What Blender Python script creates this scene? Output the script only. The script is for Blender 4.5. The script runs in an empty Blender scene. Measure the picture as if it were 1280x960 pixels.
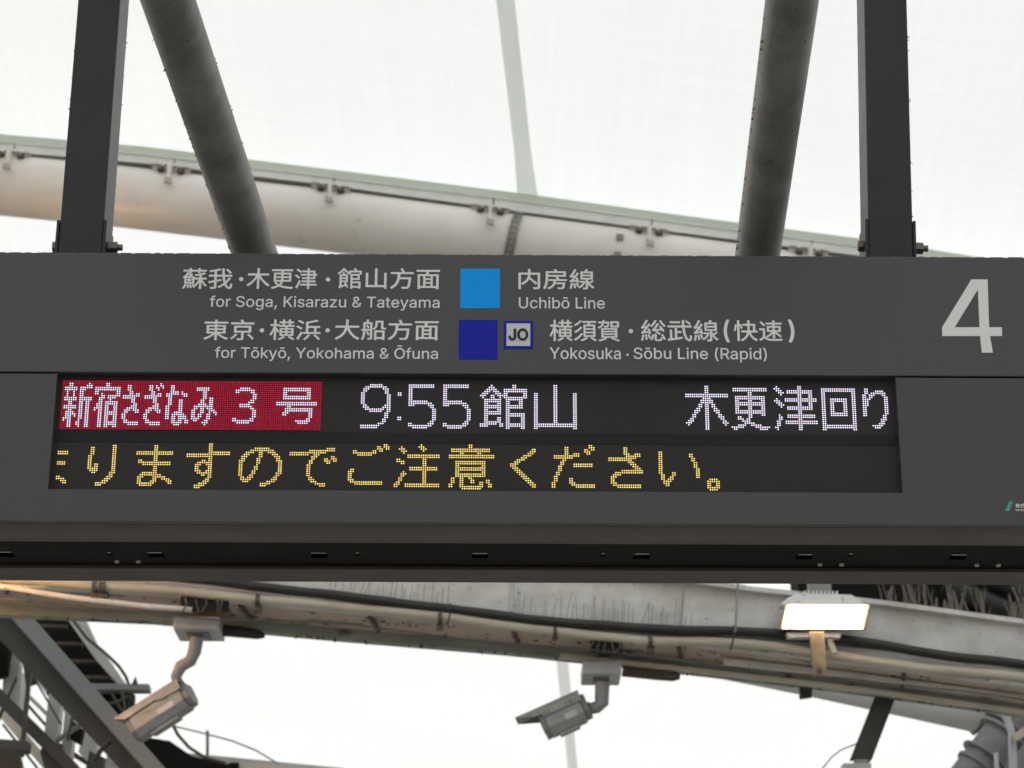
import bpy, math, random
from mathutils import Vector, Matrix
random.seed(7)
S = bpy.context.scene
COL = S.collection
R = math.radians
# ------------------------------------------------------------------ camera
H = 3.1                                   # height of the top LED row above the platform
CAM = Vector((0.04398, -3.94277, H - 1.52050))
PITCH, YAW, ROLL, F = 0.36617, 0.00499, 0.00291, 2857.3
FW = Vector((math.sin(YAW)*math.cos(PITCH), math.cos(YAW)*math.cos(PITCH), math.sin(PITCH)))
r0 = FW.cross(Vector((0, 0, 1))).normalized(); u0 = r0.cross(FW)
RT = r0*math.cos(ROLL) + u0*math.sin(ROLL); UP = u0*math.cos(ROLL) - r0*math.sin(ROLL)
cd = bpy.data.cameras.new('camera'); cam = bpy.data.objects.new('camera', cd); COL.objects.link(cam)
M3 = Matrix((RT, UP, -FW)).transposed()
cam.matrix_world = Matrix.Translation(CAM) @ M3.to_4x4()
cd.sensor_width = 36; cd.lens = F/1280*36
cd.clip_start = .05; cd.clip_end = 2000
cd.dof.use_dof = True; cd.dof.focus_distance = 4.2; cd.dof.aperture_fstop = 10
S.camera = cam
# ------------------------------------------------------------------ world, sun, exposure
w = bpy.data.worlds.new('World'); S.world = w; w.use_nodes = True
nt = w.node_tree; bg = nt.nodes['Background']; sky = nt.nodes.new('ShaderNodeTexSky')
sky.sky_type = 'NISHITA'; sky.sun_disc = False
sky.sun_elevation = R(58); sky.sun_rotation = R(200)
sky.air_density = 1.0; sky.dust_density = 4.0; sky.ozone_density = 0.5
nt.links.new(sky.outputs[0], bg.inputs[0]); bg.inputs[1].default_value = 0.12
sl = bpy.data.lights.new('sun', 'SUN'); sl.energy = 1.5; sl.angle = R(25); sl.color = (1, .965, .90)
so = bpy.data.objects.new('sun', sl); COL.objects.link(so)
az = R(200); el = R(58)
sd = Vector((math.sin(az)*math.cos(el), math.cos(az)*math.cos(el), math.sin(el)))
so.rotation_euler = sd.to_track_quat('Z', 'Y').to_euler(); so.location = (0, 0, 30)
S.view_settings.view_transform = 'Standard'; S.view_settings.look = 'None'
S.view_settings.exposure = 0.68; S.view_settings.gamma = 1
S.cycles.max_bounces = 8; S.cycles.diffuse_bounces = 5; S.cycles.sample_clamp_indirect = 6

# ------------------------------------------------------------------ helpers
def P(px, py, Y):
    """point of the plane y = Y met by the sight line of photo pixel (px, py)"""
    d = FW + RT*((px-640)/F) + UP*((480-py)/F)
    return CAM + d*((Y-CAM.y)/d.y)
def Pd(px, py, depth):
    return CAM + (FW + RT*((px-640)/F) + UP*((480-py)/F))*depth
def lerp_tab(tab, x):
    if x <= tab[0][0]: a, b = tab[0], tab[1]
    elif x >= tab[-1][0]: a, b = tab[-2], tab[-1]
    else:
        for a, b in zip(tab, tab[1:]):
            if a[0] <= x <= b[0]: break
    return a[1] + (b[1]-a[1])*(x-a[0])/(b[0]-a[0])

def mk(name, c1, c2=None, scale=8, rough=.5, metal=0, bump=0, spots=None, spotscale=30, spotlim=.66, stretch=(1, 1, 1)):
    m = bpy.data.materials.new(name); m.use_nodes = True
    n = m.node_tree.nodes; l = m.node_tree.links; b = n['Principled BSDF']
    b.inputs['Base Color'].default_value = (*c1, 1); b.inputs['Roughness'].default_value = rough
    b.inputs['Metallic'].default_value = metal
    tc = n.new('ShaderNodeTexCoord'); mp = n.new('ShaderNodeMapping'); mp.inputs['Scale'].default_value = stretch
    l.new(tc.outputs['Object'], mp.inputs[0])
    last = None
    if c2:
        t = n.new('ShaderNodeTexNoise'); t.inputs['Scale'].default_value = scale; t.inputs['Detail'].default_value = 6
        t.inputs['Roughness'].default_value = .65
        l.new(mp.outputs[0], t.inputs['Vector'])
        r = n.new('ShaderNodeValToRGB'); r.color_ramp.elements[0].position = .35; r.color_ramp.elements[1].position = .65
        r.color_ramp.elements[0].color = (*c1, 1); r.color_ramp.elements[1].color = (*c2, 1)
        l.new(t.outputs[0], r.inputs[0]); last = r.outputs[0]
        mr = n.new('ShaderNodeMapRange'); mr.inputs[3].default_value = rough-.08; mr.inputs[4].default_value = min(1, rough+.12)
        l.new(t.outputs[0], mr.inputs[0]); l.new(mr.outputs[0], b.inputs['Roughness'])
    if spots:
        t2 = n.new('ShaderNodeTexNoise'); t2.inputs['Scale'].default_value = spotscale; t2.inputs['Detail'].default_value = 4
        l.new(mp.outputs[0], t2.inputs['Vector'])
        r2 = n.new('ShaderNodeValToRGB'); r2.color_ramp.elements[0].position = spotlim; r2.color_ramp.elements[1].position = spotlim+.05
        l.new(t2.outputs[0], r2.inputs[0])
        mx = n.new('ShaderNodeMix'); mx.data_type = 'RGBA'
        l.new(r2.outputs[0], mx.inputs[0])
        if last: l.new(last, mx.inputs[6])
        else: mx.inputs[6].default_value = (*c1, 1)
        mx.inputs[7].default_value = (*spots, 1); last = mx.outputs[2]
    if last: l.new(last, b.inputs['Base Color'])
    if bump:
        t3 = n.new('ShaderNodeTexNoise'); t3.inputs['Scale'].default_value = 220; t3.inputs['Detail'].default_value = 3
        l.new(tc.outputs['Object'], t3.inputs['Vector'])
        bp = n.new('ShaderNodeBump'); bp.inputs['Strength'].default_value = bump; bp.inputs['Distance'].default_value = .001
        l.new(t3.outputs[0], bp.inputs['Height']); l.new(bp.outputs[0], b.inputs['Normal'])
    return m
def emit(name, col, strength, var=None, cell=.004):
    m = bpy.data.materials.new(name); m.use_nodes = True
    n = m.node_tree.nodes; l = m.node_tree.links; n.clear()
    o = n.new('ShaderNodeOutputMaterial'); e = n.new('ShaderNodeEmission'); l.new(e.outputs[0], o.inputs[0])
    e.inputs[0].default_value = (*col, 1); e.inputs[1].default_value = strength
    if var:                                    # every diode has its own slight tint
        tc = n.new('ShaderNodeTexCoord'); mp = n.new('ShaderNodeMapping'); mp.inputs['Scale'].default_value = (1/cell,)*3
        fl = n.new('ShaderNodeVectorMath'); fl.operation = 'FLOOR'
        wn = n.new('ShaderNodeTexWhiteNoise'); r = n.new('ShaderNodeValToRGB')
        l.new(tc.outputs['Object'], mp.inputs[0]); l.new(mp.outputs[0], fl.inputs[0]); l.new(fl.outputs[0], wn.inputs[0])
        l.new(wn.outputs[0], r.inputs[0])
        els = r.color_ramp.elements
        els[0].color = (*var[0], 1); els[1].color = (*var[-1], 1)
        for i, c in enumerate(var[1:-1]):
            q = els.new((i+1)/(len(var)-1)); q.color = (*c, 1)
        l.new(r.outputs[0], e.inputs[0])
    return m
def bevel(o, wd=.002, seg=2):
    md = o.modifiers.new('bevel', 'BEVEL'); md.width = wd; md.segments = seg; md.limit_method = 'ANGLE'; return o
def link(name, me, mat, parent=None):
    o = bpy.data.objects.new(name, me); COL.objects.link(o)
    if mat: me.materials.append(mat)
    if parent: o.parent = parent
    return o
class MB:
    def __init__(s): s.v = []; s.f = []
    def box(s, x0, x1, y0, y1, z0, z1):
        k = len(s.v)
        s.v += [(x0,y0,z0),(x1,y0,z0),(x1,y1,z0),(x0,y1,z0),(x0,y0,z1),(x1,y0,z1),(x1,y1,z1),(x0,y1,z1)]
        s.f += [tuple(k+i for i in q) for q in ((0,3,2,1),(4,5,6,7),(0,1,5,4),(1,2,6,5),(2,3,7,6),(3,0,4,7))]; return s
    def poly(s, pts, d):
        """closed outline pts extruded by vector d"""
        k = len(s.v); n = len(pts); d = Vector(d)
        s.v += [tuple(p) for p in pts] + [tuple(Vector(p)+d) for p in pts]
        s.f += [tuple(k+i for i in range(n))[::-1], tuple(k+n+i for i in range(n))]
        s.f += [(k+i, k+(i+1) % n, k+n+(i+1) % n, k+n+i) for i in range(n)]; return s
    def bar(s, a, b, wd, dp, up=None):
        """box from a to b, wd across the view, dp away from the viewer"""
        a = Vector(a); b = Vector(b); ax = (b-a).normalized(); yv = Vector(up) if up else Vector((0, 1, 0))
        sv = ax.cross(yv).normalized(); dv = sv.cross(ax).normalized()
        if dv.y < 0: dv = -dv
        return s.poly([a-sv*wd/2, a+sv*wd/2, b+sv*wd/2, b-sv*wd/2], dv*dp)
    def tube(s, pts, r, n=12, caps=True):
        pts = [Vector(p) for p in pts]; k = len(s.v); m = len(pts)
        rr = r if hasattr(r, '__len__') else [r]*m
        ref = Vector((0, 1, 0)); t = (pts[1]-pts[0]).normalized()
        if abs(t.dot(ref)) > .9: ref = Vector((0, 0, 1))
        for i, p in enumerate(pts):
            t = (pts[min(i+1, m-1)]-pts[max(i-1, 0)]).normalized()
            a = t.cross(ref).normalized(); b = t.cross(a)
            s.v += [tuple(p + (a*math.cos(2*math.pi*j/n)+b*math.sin(2*math.pi*j/n))*rr[i]) for j in range(n)]
        for i in range(m-1):
            for j in range(n):
                s.f.append((k+i*n+j, k+i*n+(j+1) % n, k+(i+1)*n+(j+1) % n, k+(i+1)*n+j))
        if caps: s.f += [tuple(k+j for j in range(n))[::-1], tuple(k+(m-1)*n+j for j in range(n))]
        return s
    def sweep(s, pts, y0, y1, z0, z1):
        """rectangular section swept along a chain of points"""
        k = len(s.v); m = len(pts)
        for p in pts: s.v += [(p[0],p[1]+y0,p[2]+z0),(p[0],p[1]+y1,p[2]+z0),(p[0],p[1]+y1,p[2]+z1),(p[0],p[1]+y0,p[2]+z1)]
        for i in range(m-1):
            for j in range(4): s.f.append((k+i*4+j, k+i*4+(j+1) % 4, k+(i+1)*4+(j+1) % 4, k+(i+1)*4+j))
        s.f += [(k, k+1, k+2, k+3), (k+(m-1)*4+3, k+(m-1)*4+2, k+(m-1)*4+1, k+(m-1)*4)]; return s
    def build(s, name, mat, parent=None, smooth=False, bev=0, origin=None):
        me = bpy.data.meshes.new(name); vs = s.v
        if origin is None and parent is None:
            n = len(vs); origin = Vector((sum(v[0] for v in vs)/n, sum(v[1] for v in vs)/n, sum(v[2] for v in vs)/n))
        if parent is not None:
            off = parent.matrix_basis.inverted() if not parent.parent else (parent.parent.matrix_basis @ parent.matrix_basis).inverted()
            vs = [tuple(off @ Vector(v)) for v in vs]
        elif origin is not None:
            vs = [tuple(Vector(v)-origin) for v in vs]
        me.from_pydata(vs, [], s.f); me.update()
        o = link(name, me, mat, parent)
        if parent is None: o.location = origin
        if smooth:
            for p in me.polygons: p.use_smooth = True
            me.set_sharp_from_angle(angle=R(40))
        # consistent outward normals
        import bmesh
        bm = bmesh.new(); bm.from_mesh(me); bmesh.ops.recalc_face_normals(bm, faces=bm.faces); bm.to_mesh(me); bm.free()
        if bev: bevel(o, bev)
        return o
def thing(name, loc, label, cat, group=None):
    o = bpy.data.objects.new(name, None); COL.objects.link(o); o.location = loc; o.empty_display_size = .1
    return tag(o, label, cat, group)
def tag(o, label=None, cat=None, group=None, kind=None):
    if label: o['label'] = label
    if cat: o['category'] = cat
    if group: o['group'] = group
    if kind: o['kind'] = kind
    return o
def bundled(fn):
    import os
    try: return bpy.data.fonts.load(os.path.join(bpy.utils.resource_path('LOCAL'), 'datafiles', 'fonts', fn))
    except Exception: return None
SANS = bundled('Inter.woff2')                    # Blender's own typefaces; its default face is the fallback
def text_mesh(txt, weight=0.0, z=.0004):
    """flat lettering; weight (in em) thickens the strokes by laying shifted copies a hair apart"""
    cu = bpy.data.curves.new('lettering', 'FONT'); cu.body = txt; cu.size = 1; cu.resolution_u = 3
    if SANS and max(map(ord, txt)) < 0x2e80: cu.font = SANS      # CJK comes from the default face
    ob = bpy.data.objects.new('lettering', cu); COL.objects.link(ob)
    bpy.context.view_layer.update()
    dg = bpy.context.evaluated_depsgraph_get()
    if SANS and max(map(ord, txt)) < 0x2e80:       # overlapping contours are filled one by one
        src = ob.to_curve(dg, apply_modifiers=False); polys = []
        for sp_ in src.splines:
            b_ = sp_.bezier_points; n_ = len(b_); q_ = []
            for i in range(n_):
                p0, p1 = b_[i], b_[(i+1) % n_]
                for t in (0, .2, .4, .6, .8):
                    a = (1-t)**3*p0.co+3*(1-t)**2*t*p0.handle_right+3*(1-t)*t*t*p1.handle_left+t**3*p1.co
                    if not q_ or (a-q_[-1]).length > 1e-5: q_.append(a.copy())
            if (q_[0]-q_[-1]).length < 1e-5: q_.pop()
            polys.append(q_)
        ob.to_curve_clear()
        area = lambda q: .5*sum(a.x*b.y-b.x*a.y for a, b in zip(q, q[1:]+q[:1]))
        def inside(p, q):
            c = False
            for a, b in zip(q, q[1:]+q[:1]):
                if (a.y > p.y) != (b.y > p.y) and p.x < (b.x-a.x)*(p.y-a.y)/(b.y-a.y)+a.x: c = not c
            return c
        ar = [area(q) for q in polys]; sg = 1 if max(ar, key=abs) > 0 else -1
        outer = [q for q, a in zip(polys, ar) if a*sg > 0]; inner = [q for q, a in zip(polys, ar) if a*sg <= 0]
        V = []; Fc = []
        over = lambda p, q: any(inside(v, q) for v in p) or any(inside(v, p) for v in q)
        clus = [q for q in outer if any(o is not q and over(o, q) for o in outer)]     # K, k, R: strokes drawn on top of each other
        base = bpy.data.meshes.new_from_object(ob.evaluated_get(dg)); V = [tuple(v.co) for v in base.vertices]
        Fc = [tuple(p.vertices) for p in base.polygons if not any(min(v.x for v in q) <= p.center.x <= max(v.x for v in q)-.015 for q in clus)]
        for q in clus:
            c2 = bpy.data.curves.new('contour', 'CURVE'); c2.dimensions = '2D'; c2.fill_mode = 'BOTH'
            for lp in [q]+[h for h in inner if inside(h[0], q)]:
                s2 = c2.splines.new('POLY'); s2.points.add(len(lp)-1); s2.use_cyclic_u = True
                for i, v in enumerate(lp): s2.points[i].co = (v.x, v.y, 0, 1)
            o2 = bpy.data.objects.new('contour', c2); m2 = bpy.data.meshes.new_from_object(o2); k = len(V)
            V += [tuple(v.co) for v in m2.vertices]; Fc += [tuple(k+i for i in p.vertices) for p in m2.polygons]
            bpy.data.objects.remove(o2); bpy.data.curves.remove(c2); bpy.data.meshes.remove(m2)
        me = bpy.data.meshes.new('lettering'); me.from_pydata(V, [], Fc)
    else: me = bpy.data.meshes.new_from_object(ob.evaluated_get(dg))
    bpy.data.objects.remove(ob); bpy.data.curves.remove(cu)
    # every face gets its own hair of height, so that overlapping contours never share a plane
    vs = [v.co.copy() for v in me.vertices]; fs = [tuple(p.vertices) for p in me.polygons]; V = []; Fc = []
    rd_ = random.Random(5)
    for i, (dx, dy) in enumerate([(0,0),(1,0),(-1,0),(0,1),(0,-1)] if weight else [(0,0)]):
        for f in fs:
            k = len(V); h = i*.00007+rd_.uniform(0, .00006)
            V += [(vs[j].x+dx*weight, vs[j].y+dy*weight, h) for j in f]; Fc.append(tuple(range(k, k+len(f))))
    me = bpy.data.meshes.new('lettering'); me.from_pydata(V, [], Fc)
    return me

# ------------------------------------------------------------------ materials
M = dict(
 panel=mk('sign grey paint', (.051,.051,.051), (.056,.056,.0555), 5, .42, 0, .12),
 panel2=mk('sign grey paint lower', (.045,.045,.0435), (.050,.0495,.0475), 4, .45, 0, .12),
 under=mk('sign underside paint', (.075,.062,.054), (.062,.052,.046), 6, .4, 0, .1),
 underdark=mk('dark channel paint', (.005,.0045,.004), (.007,.0065,.006), 6, .5),
 black=mk('black void', (.006,.006,.006), rough=.8),
 screen=mk('led black face', (.026,.024,.023), (.030,.028,.026), 300, .6),
 screengap=mk('led mask strip', (.022,.0205,.020), rough=.7),
 letter=mk('letter film', (.77,.755,.74), (.80,.785,.77), 40, .5),
 sky_blue=mk('light blue film', (.0,.32,.88), (.0,.335,.92), 20, .55),
 navy=mk('navy film', (.006,.012,.34), (.008,.016,.37), 20, .55),
 badge_white=mk('badge white film', (.60,.60,.62), rough=.5),
 ink=mk('black ink', (.01,.01,.012), rough=.5),
 teal=mk('teal film', (.03,.33,.27), (.05,.38,.32), 200, .5),
 post=mk('dark grey post paint', (.026,.0275,.028), (.033,.0345,.035), 7, .36, 0, .1, spots=(.07,.066,.06), spotscale=60, spotlim=.70),
 galv=mk('dirty galvanised steel', (.17,.175,.165), (.30,.305,.29), 11, .5, .35, .3, spots=(.12,.115,.105), spotscale=70, spotlim=.67, stretch=(1,1,.5)),
 bracket=mk('shade toned bracket paint', (.50,.46,.42), (.38,.35,.32), 20, .6),  # bracket faces coloured darker than the pipe to look shadowed
 stem=mk('lamplight tinted stem', (.22,.175,.125), (.11,.085,.06), 12, .6),  # the lamp's warm light is put into the stem's base colour
 bolt=mk('old bolt steel', (.14,.12,.10), (.22,.20,.18), 60, .5, .6),
 rust=mk('rusty bolt', (.075,.06,.05), (.14,.11,.09), 60, .7, .2),
 cream=mk('cream pipe paint', (.78,.755,.71), (.70,.67,.62), 2.2, .3, 0, .05, spots=(.55,.51,.45), spotscale=9, spotlim=.68),
 rail=mk('grey clamp rail', (.78,.80,.77), (.68,.70,.67), 5, .45),
 beam_white=mk('weathered white girder', (.70,.69,.66), (.50,.485,.45), 5, .6, 0, .3, spots=(.16,.145,.12), spotscale=46, spotlim=.655, stretch=(1,1,1.6)),
 beam_cream=mk('peeling cream soffit', (.58,.49,.40), (.44,.35,.30), 3, .65, 0, .3, spots=(.20,.20,.17), spotscale=7, spotlim=.60, stretch=(.6,1,1)),
 lip=mk('green grey galvanised lip', (.34,.39,.35), (.22,.255,.225), 9, .6, .1, .3, spots=(.07,.06,.045), spotscale=14, spotlim=.6, stretch=(.3,1,1)),
 cable=mk('black cable jacket', (.010,.010,.010), (.022,.021,.020), 14, .38),
 conduit=mk('cream corrugated conduit', (.58,.54,.44), (.48,.44,.35), 6, .5),
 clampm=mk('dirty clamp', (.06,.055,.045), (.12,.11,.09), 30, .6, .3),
 spike=mk('bird spike wire', (.05,.045,.04), rough=.5, metal=.4),
 dust=mk('dusty webs', (.17,.15,.125), (.10,.085,.07), 60, .9),
 camgrey=mk('camera housing grey', (.31,.315,.32), (.25,.255,.26), 20, .42),
 camdark=mk('camera dark plastic', (.17,.165,.16), (.22,.21,.20), 20, .45),
 glass=mk('camera lens glass', (.01,.01,.012), rough=.08),
 boxgrey=mk('junction box grey', (.52,.53,.54), (.44,.45,.45), 12, .45),
 sticker=mk('pale yellow sticker', (.44,.46,.38), rough=.6),
 stickerdark=mk('sticker print', (.10,.13,.08), rough=.6),
 lampbody=mk('floodlight white paint', (.76,.75,.74), (.66,.65,.63), 20, .45, spots=(.2,.18,.15), spotscale=40, spotlim=.66),
 brace=mk('grey brace paint', (.21,.215,.215), (.18,.185,.185), 6, .5),
 bracedark=mk('dark steel', (.045,.043,.04), (.06,.058,.05), 10, .6),
 wall=mk('pale column paint', (.52,.51,.49), (.42,.41,.39), 3, .6, spots=(.16,.15,.13), spotscale=12, spotlim=.66),
 dark=mk('very dark roof steel', (.006,.0055,.005), (.012,.011,.010), 8, .8),
 brownish=mk('brown steel', (.05,.035,.025), (.07,.05,.035), 8, .6),
 pipegrey=mk('grey coated pipe', (.22,.225,.225), (.15,.155,.155), 12, .4, .1),
 palepipe=mk('pale arch pipe', (.66,.665,.65), (.60,.605,.59), 4, .45),
 floor=mk('platform concrete', (.24,.225,.20), (.28,.265,.24), 2, .85),
)
for k_, v_ in (('sky_blue',.2), ('navy',.2), ('under',.2), ('underdark',.04), ('post',.22), ('screen',.25), ('screengap',.2), ('dark',.15)): M[k_].node_tree.nodes['Principled BSDF'].inputs['Specular IOR Level'].default_value = v_
M['ledw'] = emit('white diode light', (1,1,1), .86, var=[(.80,.76,1.0),(1.0,.76,.90),(.78,.86,1.0),(.90,.80,1.0)])
M['ledy'] = emit('amber diode light', (1,.8,.3), .80, var=[(1.0,.76,.20),(1.0,.52,.16),(.80,.82,.18),(1.0,.84,.38)])
M['ledr'] = emit('red diode light', (.4,.01,.03), .28, var=[(.85,.02,.08),(.95,.03,.06),(.70,.03,.13),(1.0,.05,.09)])
M['lamp'] = emit('floodlight lens glow', (1,.72,.42), 20)
M['lampedge'] = emit('floodlight rim halo', (1,.74,.44), 1.0)  # dim emissive border, stands in for the warm halo round the lens
M['lamp3'] = emit('pipe floodlight lens glow', (1,.55,.25), 20)
M['lamp2'] = emit('sodium floodlight lens glow', (1,.50,.18), 75)

# canopy fabric: woven, light shines through it
def fabric(name, col, streak, amt):
    m = bpy.data.materials.new(name); m.use_nodes = True
    n = m.node_tree.nodes; l = m.node_tree.links; n.clear()
    o = n.new('ShaderNodeOutputMaterial'); tr = n.new('ShaderNodeBsdfTranslucent'); df = n.new('ShaderNodeBsdfDiffuse')
    ad = n.new('ShaderNodeMixShader'); ad.inputs[0].default_value = .35
    tc = n.new('ShaderNodeTexCoord')
    cols = []
    mul = None
    for sc, st in ((3.0, (9, .25, 1)), (3.0, (.25, 9, 1)), (.5, (1, 1, 1))):
        mp = n.new('ShaderNodeMapping'); mp.inputs['Scale'].default_value = st
        t = n.new('ShaderNodeTexNoise'); t.inputs['Scale'].default_value = sc; t.inputs['Detail'].default_value = 5
        l.new(tc.outputs['Object'], mp.inputs[0]); l.new(mp.outputs[0], t.inputs['Vector'])
        mr = n.new('ShaderNodeMapRange'); mr.inputs[1].default_value = .3; mr.inputs[2].default_value = .7
        mr.inputs[3].default_value = 1-amt; mr.inputs[4].default_value = 1
        l.new(t.outputs[0], mr.inputs[0])
        if mul is None: mul = mr.outputs[0]
        else:
            q = n.new('ShaderNodeMath'); q.operation = 'MULTIPLY'; l.new(mul, q.inputs[0]); l.new(mr.outputs[0], q.inputs[1]); mul = q.outputs[0]
    vm = n.new('ShaderNodeVectorMath'); vm.operation = 'SCALE'; vm.inputs[0].default_value = col
    l.new(mul, vm.inputs['Scale'])
    l.new(vm.outputs[0], tr.inputs[0]); l.new(vm.outputs[0], df.inputs[0])
    l.new(tr.outputs[0], ad.inputs[1]); l.new(df.outputs[0], ad.inputs[2]); l.new(ad.outputs[0], o.inputs[0])
    return m
M['fabric'] = fabric('canopy fabric', (.905,.932,.875), 1, .028)
M['seam'] = fabric('canopy double seam', (.785,.80,.775), 1, .03)
M['hem'] = fabric('canopy hem', (.80,.835,.765), 1, .04)

# ------------------------------------------------------------------ platform floor
tag(MB().box(-300,300,-300,300,-.2,0).build('ground', M['floor'], origin=Vector((0,0,0))), kind='structure')

# ------------------------------------------------------------------ fabric canopy
YP = 9.0                                                  # the arch pipe carrying the near canopy edge
HEM = [(0,167.5),(180,183),(400,210),(640,240),(860,270),(1075,298),(1280,330)]
edge = [(P(px, py, YP).x, P(px, py, YP).z) for px, py in HEM]
def zc(x, Y):
    ze = lerp_tab(edge, max(-7, min(7, x)))
    if Y <= YP: return ze + (YP-Y)*.13
    return 7.75 + (ze-7.75)*math.exp(-(Y-YP)/5)
canopy = thing('canopy', (0, YP, 8), 'huge white translucent fabric canopy stretched over the platform, filling the whole background', 'canopy')
mb = MB(); xs = [-30+i*1.0 for i in range(61)]; ys = [-26+i for i in range(35)] + [YP] + [10+i for i in range(50)]
for Y in ys:
    for x in xs: mb.v.append((x, Y, zc(x, Y)))
nx = len(xs)
for j in range(len(ys)-1):
    for i in range(nx-1): mb.f.append((j*nx+i, j*nx+i+1, (j+1)*nx+i+1, (j+1)*nx+i))
mb.build('fabric_sheet', M['fabric'], canopy, smooth=True)
def seam_pts():
    a = [Pd(632, 0, 1), Pd(660, 245, 1), Pd(703, 825, 1), Pd(716, 960, 1)]
    out = []
    for q in a:
        d = q-CAM; t = 1
        for k in range(60):
            p = CAM+d*t; t *= 1 + (zc(p.x, p.y)-p.z)/max(.5, (p.z-CAM.z))*.6
        out.append(CAM+d*t)
    return out
sp = seam_pts()
tabx = [(p.y, p.x) for p in sp]
for nm, w0, mt, dz in (('seam_strip', .052, M['seam'], .012),):
    mb = MB(); yy = [-20+i*.5 for i in range(150)]
    for Y in yy:
        xc = lerp_tab(tabx, max(2, Y)) if Y < 50 else lerp_tab(tabx, 50)
        wd = w0*(1 if Y < YP else 1.25)
        for sx in (-wd, wd): mb.v.append((xc+sx, Y, zc(xc+sx, Y)-dz))
    for i in range(len(yy)-1): mb.f.append((2*i, 2*i+1, 2*i+3, 2*i+2))
    mb.build(nm, mt, canopy)
YH = YP-.10
mb = MB(); hp = []                                        # folded hem just above the rail
for px in range(-420, 1500, 30):
    hp.append((P(px, lerp_tab(HEM, px), YH), P(px, lerp_tab(HEM, px)+10.5, YH-.004)))
for a, b in hp: mb.v += [tuple(a), tuple(b)]
for i in range(len(hp)-1): mb.f.append((2*i, 2*i+1, 2*i+3, 2*i+2))
hm = mb.build('hem', M['hem'], canopy); md = hm.modifiers.new('thickness', 'SOLIDIFY'); md.thickness = .002

# ------------------------------------------------------------------ cream arch pipe with clamp rail
CEN = [(-500,190),(0,231),(145,245),(445,280),(640,306),(860,335),(1075,365),(1300,398),(1700,470)]
pipe = thing('arch_pipe', P(640, 306, YP), 'thick cream painted arch pipe carrying the bolted canopy edge, seen above the board', 'pipe')
RP = 39/2857*(P(640,306,YP)-CAM).dot(FW)
pts = [P(px, lerp_tab(CEN, px), YP) for px in range(-500, 1701, 50)]
MB().tube(pts, RP, 40).build('pipe_body', M['cream'], pipe, smooth=True)
# clamp plates between the joints, each its own piece
RB = [(0,190),(180,205),(400,231),(640,264),(860,293),(1070,320),(1300,352)]   # lower edge of the plates
joints = [-380,-181,18,218,417.5,617,815,1015,1215,1415]
YR = YP-RP*.55
for a, b in zip(joints, joints[1:]):
    n = 6; k = []
    for i in range(n+1):
        px = a+1.0+(b-a-2.0)*i/n
        t = P(px, lerp_tab(HEM, px)+10.5, YR); q = P(px, lerp_tab(RB, px)-1, YR)
        k.append((t, q))
    mb = MB(); mb.poly([x[0] for x in k]+[x[1] for x in k][::-1], (0, .012, 0)).build('clamp_plate', M['rail'], pipe)
    mb = MB(); mb.sweep([x[0] for x in k], -.012, .10, -.004, .004).build('rail_edge', M['rail'], pipe)
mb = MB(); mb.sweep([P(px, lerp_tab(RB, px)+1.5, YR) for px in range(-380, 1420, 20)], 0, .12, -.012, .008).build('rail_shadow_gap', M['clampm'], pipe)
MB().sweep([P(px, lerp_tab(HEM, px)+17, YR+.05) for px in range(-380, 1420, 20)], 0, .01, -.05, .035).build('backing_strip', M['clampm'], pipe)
PXM = (P(640,306,YR)-CAM).dot(FW)/2857          # metres per photo pixel there
for jx in joints[1:-1]:
    c = P(jx-4, lerp_tab(RB, jx-4)+6, YR-.03)
    sl_ = (lerp_tab(RB, jx+20)-lerp_tab(RB, jx-20))/40
    mb = MB()
    def bp_(dx, dy, y): return c+Vector((dx*PXM, y, -(dy+dx*sl_)*PXM))
    br = MB().poly([bp_(*q, 0) for q in ((-24,-8),(24,-8),(24,7),(17,11),(-17,11),(-27,7))], (0, .012, 0)).build('clamp_bracket', M['bracket'], pipe, bev=.003)
    MB().poly([bp_(*q, -.022) for q in ((-24,-10.5),(-14,-10.5),(-14,-7.5),(-24,-7.5))], (0, .034, 0)).poly([bp_(*q, -.022) for q in ((-9,-10.5),(9,-10.5),(9,-7.5),(-9,-7.5))], (0, .034, 0)).poly([bp_(*q, -.022) for q in ((14,-10.5),(24,-10.5),(24,-7.5),(14,-7.5))], (0, .034, 0)).build('top_lugs', M['cream'], br)['kind'] = 'stuff'
    MB().poly([bp_(*q, -.10) for q in ((-2.4,-6),(2.4,-6),(1.8,20),(-1.6,20))], (0, .10, 0)).build('fin', M['cream'], br, bev=.002)
    MB().poly([bp_(*q, -.11) for q in ((-4.5,18),(4,18),(5,25),(-5,25))], (0, .02, 0)).build('fin_foot', M['bracket'], br)
    for dx in (-12.5, 12.5):
        bc = c+Vector((dx*PXM, -.004, -(dx*sl_-1)*PXM))
        MB().tube([bc, bc+Vector((0, -.02, 0))], .024, 8).build('washer', M['rust'], br)
        MB().tube([bc+Vector((0,-.0205,0)), bc+Vector((0,-.05,0))], .013, 6).build('bolt', M['bolt'], br)
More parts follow.
